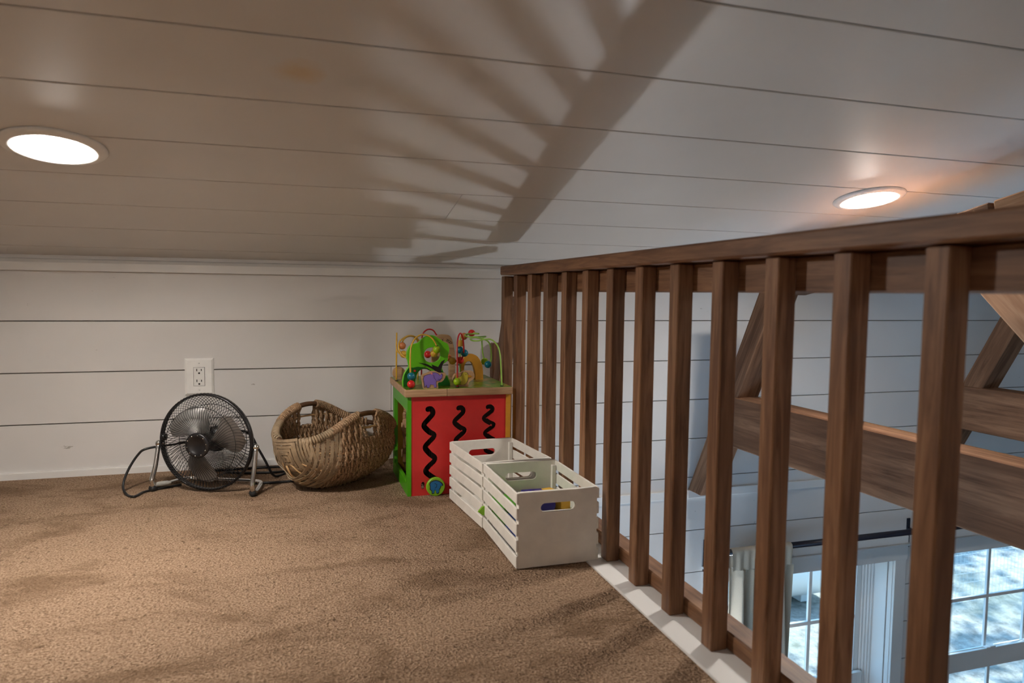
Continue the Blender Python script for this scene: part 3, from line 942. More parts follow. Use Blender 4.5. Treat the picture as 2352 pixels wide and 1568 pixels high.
def floor_cords():
    z0 = -0.6455
    for i, (pts, lab) in enumerate((
        ([(-0.30, 2.690), (-0.152, 2.694), (-0.055, 2.692), (0.06, 2.69), (0.20, 2.66)], 'black power cord lying along the baseboard behind the basket'),
        ([(-0.235, 2.655), (-0.18, 2.632), (-0.12, 2.618), (-0.057, 2.614), (0.05, 2.64)], 'black power cord on the carpet just behind the fan stand'),
        ([(-0.128, 2.474), (-0.11, 2.475), (-0.07, 2.472), (0.004, 2.476), (0.07, 2.50)], 'black power cord nearest the camera running under the basket'))):
        o = MB().tube(catmull([V(x, y, z0) for x, y in pts], 8), 0.0042, 8).build('power_cord', M['cord'], smooth=True)
        tag(o, lab, 'cord', 'black cords on the carpet')
floor_cords()

# ------------------------------------------------------------------ basket
def basket():
    A, B, D = 0.205, 0.166, 0.168
    C = V(0.135, 2.44, -0.648 + D)
    ax = Vector((-0.80, -0.60, 0)).normalized(); bx = Vector((0.60, -0.80, 0)).normalized()
    root = empty('wicker_basket', V(0.135, 2.44, -0.65))
    tag(root, 'brown woven rope and willow basket with handle slots beside the toy cube', 'basket')
    def pm(u): return R(93) + R(26)*max(0, math.cos(u*math.pi*0.5))**1.2
    def S(u, ph, off=0.0):
        r = max(0.0, 1 - abs(u)**2.4)**0.5
        n = ax*(u*0.6) + bx*(r*math.sin(ph)) + Vector((0, 0, -r*math.cos(ph)))
        n = n.normalized() if n.length > 1e-6 else ax
        ripple = 0.005*math.cos(ph*6)*r
        p = C + ax*(A*u) + bx*(B*r*math.sin(ph)) + Vector((0, 0, -D*(0.25 + 0.75*r)*math.cos(ph) if ph*ph < 2.46 else -D*r*math.cos(ph)))
        p += n*(off + ripple)
        if p.z < 0.008: p.z = 0.008
        return p, n
    mb = MB()
    K = 31
    for k in range(K):
        u = -0.93 + 1.44*k/(K-1)
        f = pm(u) - 0.03
        f2 = f - R(24) if abs(u) < 0.16 else f
        m = 84
        for strand in (0, 1):
            pts = []
            for i in range(m+1):
                ph = -f2 + 2*f2*i/m
                w = 0.0036*math.sin(ph*6.2 + (math.pi if k % 2 else 0))
                uu = u + 0.008*math.sin(ph*3 + k)
                p, n = S(uu, ph, w)
                tw = i*0.95 + strand*math.pi
                pts.append(p + n*0.0032*math.cos(tw) + ax*0.0032*math.sin(tw))
            mb.tube(pts, 0.0044, 5)
    mb.build('rope_weave', M['rope'], root, smooth=True, kind='stuff')
    # ribs from end to end
    rb = MB()
    for j in range(-4, 5):
        ph0 = R(26)*j
        pts = []
        for i in range(33):
            u = -0.97 + 1.94*i/32
            lim = pm(u)
            pts.append(S(u, max(-lim, min(lim, ph0)), 0.0)[0])
        rb.tube(pts, 0.0034, 6)
    rb.build('ribs', M['rod'], root, smooth=True)
    # rim hoop wrapped in rope, bare at the handles
    for sgn in (1, -1):
        hoop = [S(-0.985 + 1.97*i/48, sgn*pm(-0.985 + 1.97*i/48), 0.0)[0] for i in range(49)]
        MB().tube(hoop, 0.0085, 8).build('rim', M['bark'], root, smooth=True)
        wr = MB()
        for (ua, ub) in ((-0.96, -0.17), (0.17, 0.62)):
            n = 260 if ua < 0 else 150
            pts = []
            for i in range(n+1):
                u = ua + (ub-ua)*i/n
                p, nn = S(u, sgn*pm(u), 0.0)
                q, _ = S(u + 0.01, sgn*pm(u + 0.01), 0.0)
                t = (q-p).normalized(); o2 = t.cross(nn)
                a = i/10*2*math.pi
                pts.append(p + nn*math.cos(a)*0.0110 + o2*math.sin(a)*0.0110)
            wr.tube(pts, 0.0046, 5)
        wr.build('rim_wrapping', M['rope'], root, smooth=True, kind='stuff')
    # willow: flat splints wound round the ribs towards the near end
    for k in range(7):
        u = 0.52 + 0.055*k
        f = pm(u)
        pts, ns = [], []
        for i in range(41):
            ph = -f + 2*f*i/40
            p, n = S(u, ph, 0.004 + 0.0028*math.sin(ph*6.2 + (math.pi if k % 2 else 0)))
            pts.append(p); ns.append(n)
        MB().ribbon(pts, ns, 0.0098, 0.0022).build('splint', M['willow'], root)
    for sgn in (1, -1):
        wr = MB(); pts = []
        for i in range(121):
            u = 0.60 + 0.38*i/120
            p, nn = S(u, sgn*pm(u), 0.0)
            t = (S(u + 0.005, sgn*pm(u + 0.005), 0.0)[0] - p).normalized(); o2 = t.cross(nn)
            a = i/8*2*math.pi
            pts.append(p + nn*math.cos(a)*0.0112 + o2*math.sin(a)*0.0112)
        wr.tube(pts, 0.0040, 5); wr.build('rim_wrapping', M['willow'], root, smooth=True, kind='stuff')
    # the willow eye: nested four-sided rings of splints about the near end, lying on the belly of the basket
    zv = Vector((0, 0, 1))
    d0 = (ax*math.cos(R(17)) - zv*math.sin(R(17)) + bx*0.04).normalized()
    e1 = (zv - d0*zv.dot(d0)).normalized(); e2 = d0.cross(e1)
    rnd = random.Random(5)
    for k in range(10):
        s_ = 0.05 + 0.058*k                     # angular half size of the ring
        for q in range(4):
            if q == 0 and k > 5: continue       # the rim lies here
            pts, ns = [], []
            for i in range(11):
                t = -1.06 + 2.12*i/10
                a = R(90)*q + R(8)
                x = s_*math.cos(a) - s_*t*math.sin(a); y = s_*math.sin(a) + s_*t*math.cos(a)
                h = math.hypot(x, y); w = e1*x/h + e2*y/h
                d = d0*math.cos(h) + w*math.sin(h)
                n = (ax*(d.dot(ax)/A) + bx*(d.dot(bx)/B) + zv*(d.z/D)).normalized()
                p = C + ax*(A*1.01*d.dot(ax)) + bx*(B*1.01*d.dot(bx)) + zv*(D*0.98*d.z) + n*(0.008 + 0.0013*((k + q) % 2))
                if p.z > C.z + 0.02: p.z = C.z + 0.02
                if p.z < 0.010: p.z = 0.010
                pts.append(p); ns.append(n)
            MB().ribbon(pts, ns, 0.0088 + rnd.uniform(-0.0012, 0.0010), 0.0020).build('splint', M['willow'], root)
basket()

# ------------------------------------------------------------------ activity cube
def circle(cx, cz, r, n=24, a0=0): return [(cx + r*math.cos(a0 + 2*math.pi*k/n), cz + r*math.sin(a0 + 2*math.pi*k/n)) for k in range(n)]

def stroke(pts, w, n=8):
    """outline polygon of a thick polyline with round ends, in (x, z)"""
    P = [Vector((p[0], p[1], 0)) for p in pts]
    L, Rr = [], []
    for i, p in enumerate(P):
        a = P[max(i-1, 0)]; b = P[min(i+1, len(P)-1)]
        t = (b - a).normalized(); nn = Vector((-t.y, t.x, 0))
        L.append(p + nn*w/2); Rr.append(p - nn*w/2)
    def cap(p, t):
        a0 = math.atan2(t.y, t.x)
        return [p + Vector((math.cos(a0 + math.pi/2 - math.pi*k/n), math.sin(a0 + math.pi/2 - math.pi*k/n), 0))*w/2 for k in range(1, n)]
    out = L + cap(P[-1], (P[-1] - P[-2]).normalized()) + Rr[::-1] + cap(P[0], (P[0] - P[1]).normalized())
    return [(q.x, q.y) for q in out]

def toy():
    root = empty('activity_cube', V(0.51, 2.37, -0.65))
    tag(root, 'red and green wooden activity cube with bead wires in the corner', 'toy')
    x0, x1, y0, y1 = 0.342, 0.680, 2.203, 2.540
    zb, zt = -0.65, -0.331
    # left side: green frame with an opening
    off = world_loc(root)
    mb = MB()
    for (ya, yb, za, zc) in ((y0, y0 + 0.030, zb, zt), (y1 - 0.034, y1, zb, zt), (y0 + 0.030, y1 - 0.034, zt - 0.045, zt), (y0 + 0.030, y1 - 0.034, zb, zb + 0.040)):
        mb.box(V(x0, ya, za), V(x0 + 0.012, yb, zc))
    mb.build('side_frame', M['green'], root, weld=True)
    # carved tiles stacked on rods inside the opening
    for iz in range(8):
        for iy in range(4):
            yy = 2.262 + 0.068*iy + random.uniform(-0.006, 0.006); zz = -0.594 + 0.028*iz
            rot = Matrix.Rotation(random.uniform(-0.35, 0.35), 3, 'Z') @ Matrix.Rotation(random.uniform(-0.6, 0.6), 3, 'X')
            place('wooden_tile', bbox((0.012, 0.064, 0.031), M['birch'], 0.002), root, V(x0 + 0.034, yy, zz), rot)
    for iy in range(4):
        MB().tube([V(x0 + 0.034, 2.262 + 0.068*iy, zb + 0.02), V(x0 + 0.034, 2.262 + 0.068*iy, zt)], 0.004, 8).build('tile_rod', M['birch'], root, smooth=True)
    # dark inside, back, right and bottom panels
    MB().box(V(x0 + 0.075, y0 + 0.03, zb + 0.005), V(x0 + 0.078, y1 - 0.012, zt)).build('inner_panel', M['slot'], root)
    MB().box(V(x0 + 0.012, y1 - 0.012, zb), V(x1, y1, zt)).build('back_panel', M['bead_yel'], root)
    MB().box(V(x1 - 0.014, y0, zb), V(x1 + 0.002, y1 - 0.012, zt)).build('side_panel', M['amber'], root)
    MB().box(V(x0 + 0.08, y0 + 0.030, zb + 0.01), V(x1 - 0.016, y0 + 0.034, zt - 0.005)).build('maze_backing', M['slot'], root)
    # red maze panel with three cut wavy tracks
    slot1 = [(0.408,-0.372),(0.416,-0.371),(0.423,-0.379),(0.423,-0.389),(0.412,-0.402),(0.398,-0.417),(0.396,-0.428),(0.412,-0.445),(0.427,-0.455),(0.426,-0.464),(0.413,-0.477),(0.401,-0.490),(0.401,-0.500),(0.415,-0.517),(0.429,-0.529),(0.429,-0.540),(0.413,-0.555),(0.402,-0.568),(0.405,-0.579),(0.424,-0.594),(0.433,-0.600)]
    base = [(p[0], p[1]) for p in slot1]
    def track(dx, squeeze):
        pts = catmull([(p[0] + dx, p[1]*1.0, 0) for p in base], 3)
        zt0 = -0.372
        return [(p.x, zt0 + (p.y - zt0)*squeeze) for p in pts]
    holes = [stroke(track(0.0, 1.0), 0.0180), stroke(track(0.100, 0.86), 0.0170), stroke(track(0.198, 0.70), 0.0160)]
    holes.append(stroke([(0.392, -0.612), (0.392, -0.624)], 0.012))
    plate('maze_panel', [(x0 + 0.012, zb), (x1 - 0.014, zb), (x1 - 0.014, zt), (x0 + 0.012, zt)], holes, y0 + 0.002, y0 + 0.012, M['red'], root)
    # animal knob on the first track
    q = Matrix.Translation(V(0.430, y0 + 0.002, -0.6195)) @ Matrix.Rotation(R(90), 4, 'X')
    kn = MB().lathe([(0.006, 0.0), (0.006, 0.006), (0.028, 0.006), (0.030, 0.009), (0.030, 0.018), (0.028, 0.020), (0.0, 0.020)], q, 36).build('maze_knob', M['limep'], root, smooth=False)
    ky = y0 + 0.002 - 0.020
    ele = [(-0.018,0.002),(-0.020,0.010),(-0.016,0.017),(-0.008,0.020),(0.000,0.021),(0.010,0.018),(0.018,0.012),(0.022,0.006),(0.021,0.002),(0.016,0.004),(0.014,-0.004),(0.010,-0.010),(0.010,-0.019),(0.004,-0.022),(0.001,-0.018),(0.000,-0.010),(-0.005,-0.010),(-0.006,-0.020),(-0.012,-0.021),(-0.013,-0.012),(-0.019,-0.006)]
    plate('elephant_outline', [(0.430 + a*1.08, -0.6195 + b*1.08) for a, b in ele], [], ky - 0.0006, ky + 0.0002, M['ink'], kn)
    plate('elephant_print', [(0.430 + a*0.94, -0.6195 + b*0.94) for a, b in ele], [], ky - 0.0011, ky - 0.0004, M['blue'], kn)
    plate('elephant_ear', stroke([(0.426, -0.607), (0.433, -0.612), (0.432, -0.620), (0.427, -0.623)], 0.0014), [], ky - 0.0014, ky - 0.0008, M['ink'], kn)
    # beech top slab in two lengths with printed sheet
    sx0, sx1, sy0, sy1, sz0, sz1 = 0.332, 0.687, 2.193, 2.550, -0.3305, -0.3065
    MB().box(V(sx0, sy0, sz0), V(sx0 + 0.135, sy1, sz1)).build('top_slab', M['birch'], root, bevel=0.003)
    MB().box(V(sx0 + 0.1352, sy0, sz0), V(sx1, sy1, sz1)).build('top_slab', M['birch'], root, bevel=0.003)
    ms = plate('printed_top', [(0,0),(1,0),(1,1)], [], 0, 1, M['print'], root)
    bpy.data.objects.remove(ms)
    MB().box(V(sx0 + 0.004, sy0 + 0.004, sz1 - 0.001), V(sx1 - 0.004, sy1 - 0.004, sz1 + 0.0008)).build('printed_top', M['print'], root)
    zt0 = sz1 + 0.0008
    # tree panel: light crown, dark arch, hole, trunk print
    crown = [(0.353,-0.225),(0.350,-0.209),(0.351,-0.189),(0.362,-0.172),(0.386,-0.164),(0.398,-0.152),(0.416,-0.142),(0.436,-0.141),(0.453,-0.151),(0.468,-0.161),(0.482,-0.169),(0.487,-0.187),(0.483,-0.207),(0.481,-0.223),(0.466,-0.235),(0.463,-0.249)]
    low_l = [(0.337,zt0),(0.336,-0.288),(0.340,-0.266),(0.349,-0.250),(0.356,-0.241)]
    low_r = [(0.469,-0.263),(0.481,-0.275),(0.490,-0.296),(0.491,zt0)]
    arch = [(0.448,zt0),(0.442,-0.287),(0.434,-0.266),(0.424,-0.252),(0.410,-0.248),(0.396,-0.249),(0.384,-0.259),(0.376,-0.281),(0.375,zt0)]
    sm = lambda L: [(p.x, p.y) for p in catmull([(a, b, 0) for a, b in L], 4)]
    hole = [(p.x, p.y) for p in catmull([(a, b, 0) for a, b in [(0.403,-0.204),(0.407,-0.190),(0.416,-0.181),(0.432,-0.178),(0.448,-0.182),(0.458,-0.195),(0.459,-0.209),(0.452,-0.223),(0.436,-0.230),(0.420,-0.228),(0.408,-0.220)]], 4, True)]
    ty = 2.262
    tp = plate('tree_panel', sm(low_l) + sm(crown) + sm(low_r) + sm(arch), [hole], ty, ty + 0.016, M['lgreen'], root, 0.001)
    band = [(0.338,zt0+0.001),(0.337,-0.288),(0.341,-0.266),(0.350,-0.250),(0.357,-0.2415),(0.368,-0.244),(0.384,-0.241),(0.400,-0.243),(0.416,-0.247),(0.430,-0.258),(0.455,-0.258),(0.464,-0.255),(0.470,-0.264),(0.480,-0.276),(0.489,-0.296),(0.490,zt0+0.001)]
    plate('dark_band', band + arch, [], ty - 0.0008, ty + 0.0004, M['dgreen'], tp)
    trunk = [(0.386,-0.228),(0.400,-0.230),(0.416,-0.234),(0.432,-0.242),(0.428,-0.234),(0.440,-0.239),(0.451,-0.243),(0.456,-0.235),(0.462,-0.225),(0.473,-0.219),(0.466,-0.235),(0.461,-0.249),(0.461,-0.262),(0.448,-0.261),(0.436,-0.252),(0.424,-0.245),(0.404,-0.235)]
    plate('trunk_print', trunk, [], ty - 0.0014, ty, M['ink'], tp)
    plate('apple_dot', circle(0.374, -0.254, 0.0036), [], ty - 0.0014, ty, M['bead_red'], tp)
    # wooden rhino and duck
    rp = [(0.394,zt0),(0.391,-0.287),(0.388,-0.275),(0.390,-0.263),(0.405,-0.257),(0.417,-0.252),(0.432,-0.252),(0.446,-0.258),(0.458,-0.258),(0.463,-0.259),(0.462,-0.271),(0.452,-0.284),(0.439,-0.288),(0.440,zt0)]
    r_ = plate('rhino_block', sm(rp), [], 2.205, 2.222, M['birch'], root, 0.001)
    rh = [(0.3965,-0.302),(0.395,-0.286),(0.3925,-0.275),(0.395,-0.2655),(0.405,-0.2615),(0.415,-0.2595),(0.419,-0.2555),(0.431,-0.2550),(0.441,-0.260),(0.444,-0.265),(0.450,-0.2585),(0.4535,-0.264),(0.4505,-0.275),(0.443,-0.2815),(0.4345,-0.281),(0.433,-0.287),(0.434,-0.302),(0.427,-0.302),(0.4255,-0.294),(0.4145,-0.292),(0.411,-0.302),(0.404,-0.302),(0.4015,-0.292)]
    plate('rhino_outline', [((a - 0.4225)*1.045 + 0.4225, (b + 0.279)*1.05 - 0.279) for a, b in rh], [], 2.2042, 2.2052, M['ink'], r_)
    plate('rhino_print', rh, [], 2.2036, 2.2046, M['purple'], r_)
    plate('rhino_ear', circle(0.4185, -0.2575, 0.0032, 14), [], 2.2031, 2.204, M['pink'], r_)
    plate('rhino_jaw_line', stroke([(0.4245, -0.262), (0.4265, -0.272), (0.433, -0.279)], 0.0009), [], 2.2031, 2.204, M['ink'], r_)
    plate('rhino_smile', stroke([(0.439, -0.275), (0.443, -0.279), (0.449, -0.274)], 0.0008), [], 2.2031, 2.204, M['ink'], r_)
    dp = [(0.512,zt0),(0.499,-0.294),(0.497,-0.277),(0.504,-0.265),(0.521,-0.262),(0.534,-0.256),(0.548,-0.256),(0.560,-0.258),(0.567,-0.272),(0.562,-0.283),(0.550,-0.291),(0.545,zt0)]
    d_ = plate('duck_block', sm(dp), [], 2.236, 2.252, M['birch'], root, 0.001)
    du = [(0.501,-0.277),(0.504,-0.270),(0.518,-0.275),(0.526,-0.262),(0.536,-0.259),(0.543,-0.264),(0.545,-0.274),(0.542,-0.290),(0.533,-0.2995),(0.520,-0.2995),(0.510,-0.292)]
    plate('duck_outline', [((a - 0.523)*1.07 + 0.523, (b + 0.279)*1.07 - 0.279) for a, b in du], [], 2.2352, 2.2362, M['ink'], d_)
    plate('duck_print', sm(du), [], 2.2346, 2.2356, M['duck'], d_)
    plate('duck_eye', circle(0.538, -0.267, 0.0012, 10), [], 2.2341, 2.235, M['ink'], d_)
    plate('duck_bill', [(0.545, -0.268), (0.556, -0.271), (0.558, -0.276), (0.546, -0.277)], [], 2.2346, 2.2356, M['amber'], d_)
    # arch-topped name board with lettering, and the yellow brown arch
    sg = [(0.461,zt0),(0.461,-0.225),(0.467,-0.174),(0.475,-0.155),(0.488,-0.148),(0.512,-0.148),(0.524,-0.153),(0.531,-0.166),(0.541,-0.209),(0.542,-0.261),(0.542,zt0)]
    inner = [(0.484,zt0),(0.484,-0.245),(0.492,-0.218),(0.503,-0.208),(0.515,-0.216),(0.522,-0.245),(0.522,zt0)]
    sb = plate('name_board', sm(sg) + sm(inner[::-1]), [], 2.420, 2.434, M['birch'], root, 0.001)
    word = 'BUSY ZOO'
    for i, ch in enumerate(word):
        if ch == ' ': continue
        fc = bpy.data.curves.new('letter', 'FONT'); fc.body = ch; fc.size = 0.0125; fc.extrude = 0.0003; fc.align_x = 'CENTER'
        fo = bpy.data.objects.new('letter', fc); me = bpy.data.meshes.new_from_object(fo)
        bpy.data.objects.remove(fo); bpy.data.curves.remove(fc)
        me.materials.clear(); me.materials.append(M['ink'])
        t = (i - 3.5)/3.5
        ang = -t*R(48)
        lx, lz = 0.5015 + 0.0300*math.sin(-ang), -0.195 + 0.0255*math.cos(ang)
        rot = Matrix.Rotation(ang, 3, 'Y').inverted() @ Matrix.Rotation(R(90), 3, 'X')
        place('letter', me, sb, V(lx, 2.4195, lz), rot)
    ao = [(0.562,zt0),(0.561,-0.259),(0.566,-0.236),(0.578,-0.221),(0.600,-0.216),(0.620,-0.226),(0.634,-0.250),(0.639,-0.278),(0.640,zt0)]
    ai = [(0.613,zt0),(0.612,-0.282),(0.607,-0.258),(0.598,-0.243),(0.588,-0.239),(0.578,-0.243),(0.571,-0.258),(0.570,-0.282),(0.570,zt0)]
    plate('arch_block', sm(ao) + sm(ai), [], 2.400, 2.425, M['amber'], root, 0.0012)
    w_ = plate('wheel_block', circle(0.349, -0.281, 0.022, 24), [], 2.44, 2.455, M['birch'], root)
    # coated wires
    wires = [
        ('wire_yel', [(0.354,2.215,zt0),(0.354,2.224,-0.256),(0.355,2.232,-0.203),(0.360,2.240,-0.170),(0.375,2.249,-0.147),(0.396,2.258,-0.137),(0.417,2.256,-0.140),(0.432,2.252,-0.152),(0.442,2.250,-0.170),(0.444,2.250,-0.185),(0.442,2.252,-0.198)]),
        ('wire_yel', [(0.337,2.42,zt0),(0.337,2.42,-0.236),(0.3375,2.42,-0.173),(0.338,2.42,-0.139)]),
        ('wire_yel', [(0.420,2.45,-0.169),(0.405,2.437,-0.155),(0.382,2.424,-0.150),(0.359,2.411,-0.158),(0.344,2.399,-0.171),(0.341,2.386,-0.195),(0.353,2.373,-0.215),(0.370,2.36,-0.222),(0.395,2.35,-0.222)]),
        ('wire_yel', [(0.338,2.42,-0.165),(0.336,2.412,-0.185),(0.338,2.404,-0.200),(0.346,2.393,-0.210),(0.356,2.38,-0.212)]),
        ('wire_yel', [(0.356,2.40,-0.186),(0.358,2.415,-0.168),(0.374,2.43,-0.155),(0.395,2.44,-0.153),(0.412,2.45,-0.165),(0.416,2.45,-0.19),(0.416,2.45,zt0)]),
        ('wire_red', [(0.431,2.46,zt0),(0.431,2.46,-0.180),(0.435,2.46,-0.148),(0.446,2.46,-0.134),(0.459,2.46,-0.130),(0.472,2.46,-0.134),(0.481,2.46,-0.146),(0.485,2.46,-0.165),(0.485,2.46,zt0)]),
        ('wire_red', [(0.505,2.215,zt0),(0.508,2.230,-0.241),(0.510,2.244,-0.178),(0.517,2.258,-0.145),(0.528,2.273,-0.134),(0.539,2.287,-0.151),(0.546,2.302,-0.187),(0.548,2.316,-0.209),(0.542,2.331,-0.229),(0.524,2.346,-0.232),(0.508,2.36,-0.223),(0.500,2.37,-0.22)]),
        ('wire_lime', [(0.556,2.40,zt0),(0.556,2.40,-0.216),(0.556,2.40,-0.173),(0.559,2.40,-0.156),(0.570,2.40,-0.150),(0.595,2.40,-0.140),(0.613,2.36,-0.141)]),
        ('wire_lime', [(0.655,2.215,zt0),(0.654,2.224,-0.243),(0.653,2.233,-0.203),(0.647,2.242,-0.175),(0.629,2.251,-0.155),(0.608,2.260,-0.154),(0.586,2.269,-0.159),(0.571,2.290,-0.159),(0.572,2.315,-0.154),(0.592,2.325,-0.152),(0.616,2.315,-0.156),(0.634,2.313,-0.166),(0.645,2.322,-0.186),(0.650,2.331,-0.229),(0.642,2.34,-0.246),(0.636,2.36,-0.241),(0.634,2.36,-0.235),(0.627,2.36,-0.205),(0.624,2.36,-0.167),(0.627,2.36,-0.156),(0.635,2.35,-0.150),(0.605,2.33,-0.150),(0.572,2.34,-0.150),(0.565,2.36,-0.147),(0.572,2.375,-0.144),(0.596,2.375,-0.142),(0.613,2.36,-0.141)]),
    ]
    for mt, pts in wires:
        MB().tube(catmull([V(*p) for p in pts], 6), 0.0026, 8).build('bead_wire', M[mt], root, smooth=True)
    for (x, y) in ((0.354, 2.215), (0.337, 2.42), (0.505, 2.215), (0.655, 2.215), (0.556, 2.40)):
        MB().lathe([(0.0055, 0), (0.005, 0.0025), (0, 0.003)], Matrix.Translation(V(x, y, zt0)), 12).build('wire_foot', M['ink'], root, smooth=True)
    beads = [('bead_red',0.355,2.216,-0.2915),('bead_teal',0.356,2.222,-0.267),('bead_lime',0.444,2.250,-0.185),('bead_yel',0.440,2.275,-0.200),('bead_red',0.442,2.40,-0.214),
             ('bead_org',0.354,2.40,-0.183),('bead_yel',0.357,2.39,-0.211),('bead_lime',0.372,2.36,-0.218),('bead_lime',0.505,2.220,-0.288),('bead_teal',0.553,2.320,-0.204),
             ('bead_teal',0.555,2.40,-0.200),('bead_org',0.570,2.40,-0.152),('bead_red',0.597,2.40,-0.141),('bead_red',0.543,2.34,-0.230),('bead_yel',0.518,2.35,-0.233),
             ('bead_org',0.505,2.362,-0.222),('bead_teal',0.640,2.335,-0.246),('bead_lime',0.636,2.365,-0.238)]
    for mt, x, y, z in beads:
        b = MB().sphere(V(x, y, z), 0.0126, 20, 12).build('bead', M[mt], root, smooth=True)
    MB().lathe([(0.003, -0.011), (0.0105, -0.011), (0.0110, -0.009), (0.0110, 0.009), (0.0105, 0.011), (0.003, 0.011)], Matrix.Translation(V(0.556, 2.40, -0.176)), 20).build('bead', M['bead_yel'], root, smooth=False)
    MB().lathe([(0.003, -0.001), (0.0055, -0.001), (0.0055, 0.001), (0.003, 0.001)], Matrix.Translation(V(0.444, 2.250, -0.1728)), 12).build('bead_hole', M['ink'], root)
toy()

# ------------------------------------------------------------------ crates
def crate(cx, cy, rot, label):
    """0.205 x 0.30 x 0.18; local y runs along its length"""
    root = empty('wooden_crate', V(cx, cy, -0.65))
    tag(root, label, 'crate', 'white slatted crates by the railing')
    root.rotation_euler = (0, 0, rot)
    m = M['crate']
    L, Wd, Hh = 0.302, 0.200, 0.180
    def local(name, lo, hi, bev=0.0012):
        me = bbox((hi[0]-lo[0], hi[1]-lo[1], hi[2]-lo[2]), m, bev)
        o = bpy.data.objects.new(name, me); COL.objects.link(o); o.parent = root
        o.location = [(a+b)/2 for a, b in zip(lo, hi)]
        return o
    base = 0.003
    for sgn in (-1, 1):
        # end board with a rounded handle slot
        cu = bpy.data.curves.new('outline', 'CURVE'); cu.dimensions = '2D'; cu.fill_mode = 'BOTH'; cu.extrude = 0.005; cu.bevel_depth = 0.0008; cu.bevel_resolution = 1
        w2 = Wd/2 - 0.001
        hole = stroke([(-0.034, 0.144), (0.034, 0.144)], 0.023, 10)
        for loop in ([(-w2, base), (w2, base), (w2, base+Hh), (-w2, base+Hh)], hole):
            sp = cu.splines.new('POLY'); sp.points.add(len(loop)-1)
            for p, q in zip(sp.points, loop): p.co = (q[0], q[1], 0, 1)
            sp.use_cyclic_u = True
        ob = bpy.data.objects.new('outline', cu); me = bpy.data.meshes.new_from_object(ob)
        bpy.data.objects.remove(ob); bpy.data.curves.remove(cu)
        for v in me.vertices: v.co = Vector((v.co.x, sgn*(L/2 - 0.006) + v.co.z, v.co.y))
        me.materials.clear(); me.materials.append(m)
        o = bpy.data.objects.new('end_board', me); COL.objects.link(o); o.parent = root
    tops = [0.183, 0.147, 0.110, 0.072, 0.033]
    hs = [0.026, 0.028, 0.029, 0.029, 0.030]
    for sgn in (-1, 1):
        for t_, h_ in zip(tops, hs):
            a, b = sorted((sgn*Wd/2, sgn*(Wd/2 + 0.0055)))
            local('side_slat', (a, -L/2, t_ - h_), (b, L/2, t_))
    for k in range(4):
        xa = -Wd/2 + 0.002 + k*0.0495
        local('bottom_slat', (xa, -L/2 + 0.012, base), (xa + 0.0465, L/2 - 0.012, base + 0.006))
    for sx in (-1, 1):
        for sy in (-1, 1):
            local('corner_post', (sx*(Wd/2 - 0.007) - 0.006, sy*(L/2 - 0.019) - 0.006, base + 0.007), (sx*(Wd/2 - 0.007) + 0.006, sy*(L/2 - 0.019) + 0.006, 0.172))
    return root
crate(0.600, 1.692, 0.0, 'white slatted wooden crate in front, holding colourful boxes')
crate(0.583, 2.003, R(5.0), 'empty white slatted wooden crate between the front crate and toy cube')

def crate_contents():
    def thing(name, lo, hi, mat, label, cat='box', rot=0.0):
        c = V(*[(a+b)/2 for a, b in zip(lo, hi)])
        o = place(name, bbox([b-a for a, b in zip(lo, hi)], mat, 0.0015), None, c, Matrix.Rotation(rot, 3, 'Z'))
        tag(o, label, cat)
        return o
    z = -0.6405
    a = thing('board_book', (0.515, 1.58, z), (0.680, 1.82, z + 0.020), M['redbox'], 'red book at the bottom of the front white crate', 'book')
    MB().box(V(0.5142, 1.5825, z + 0.0035), V(0.679, 1.8175, z + 0.0165)).build('pages', M['insert'], a)
    b = thing('board_book', (0.512, 1.57, z + 0.021), (0.676, 1.80, z + 0.041), M['redbox'], 'crimson book second from the bottom in the front white crate', 'book')
    MB().box(V(0.5112, 1.5725, z + 0.0245), V(0.675, 1.7975, z + 0.0375)).build('pages', M['insert'], b)
    c = thing('puzzle_box', (0.513, 1.575, z + 0.042), (0.672, 1.69, z + 0.078), M['bluebox'], 'bright blue box seen through the side slats of the front crate')
    MB().box(V(0.5122, 1.5742, z + 0.066), V(0.6728, 1.6908, z + 0.0785)).build('lid', M['bluebox'], c)
    d = thing('puzzle_box', (0.513, 1.70, z + 0.042), (0.672, 1.81, z + 0.094), M['greenbox'], 'green box at the back of the front white crate')
    MB().box(V(0.5122, 1.6992, z + 0.078), V(0.6728, 1.8108, z + 0.0945)).build('lid', M['greenbox'], d)
    e = thing('game_box', (0.545, 1.565, z + 0.080), (0.600, 1.66, z + 0.146), M['navy'], 'glossy navy box right behind the handle hole of the front crate')
    MB().box(V(0.5442, 1.5642, z + 0.125), V(0.6008, 1.6608, z + 0.1465)).build('lid', M['navy'], e)
    f = thing('game_box', (0.606, 1.570, z + 0.080), (0.634, 1.66, z + 0.148), M['yelbox'], 'yellow box beside the navy box in the front crate', 'box', R(14))
    # lime toy piece poking out between the slats where the crates meet
    g = plate('toy_piece', [(0.478, -0.596), (0.490, -0.606), (0.520, -0.604), (0.524, -0.590), (0.505, -0.580), (0.488, -0.584)], [], 1.826, 1.834, M['limep'], None, 0.001)
    g.location = (0, 0, 0)
    tag(g, 'small lime green toy piece poking out between the two crates', 'toy piece')
crate_contents()

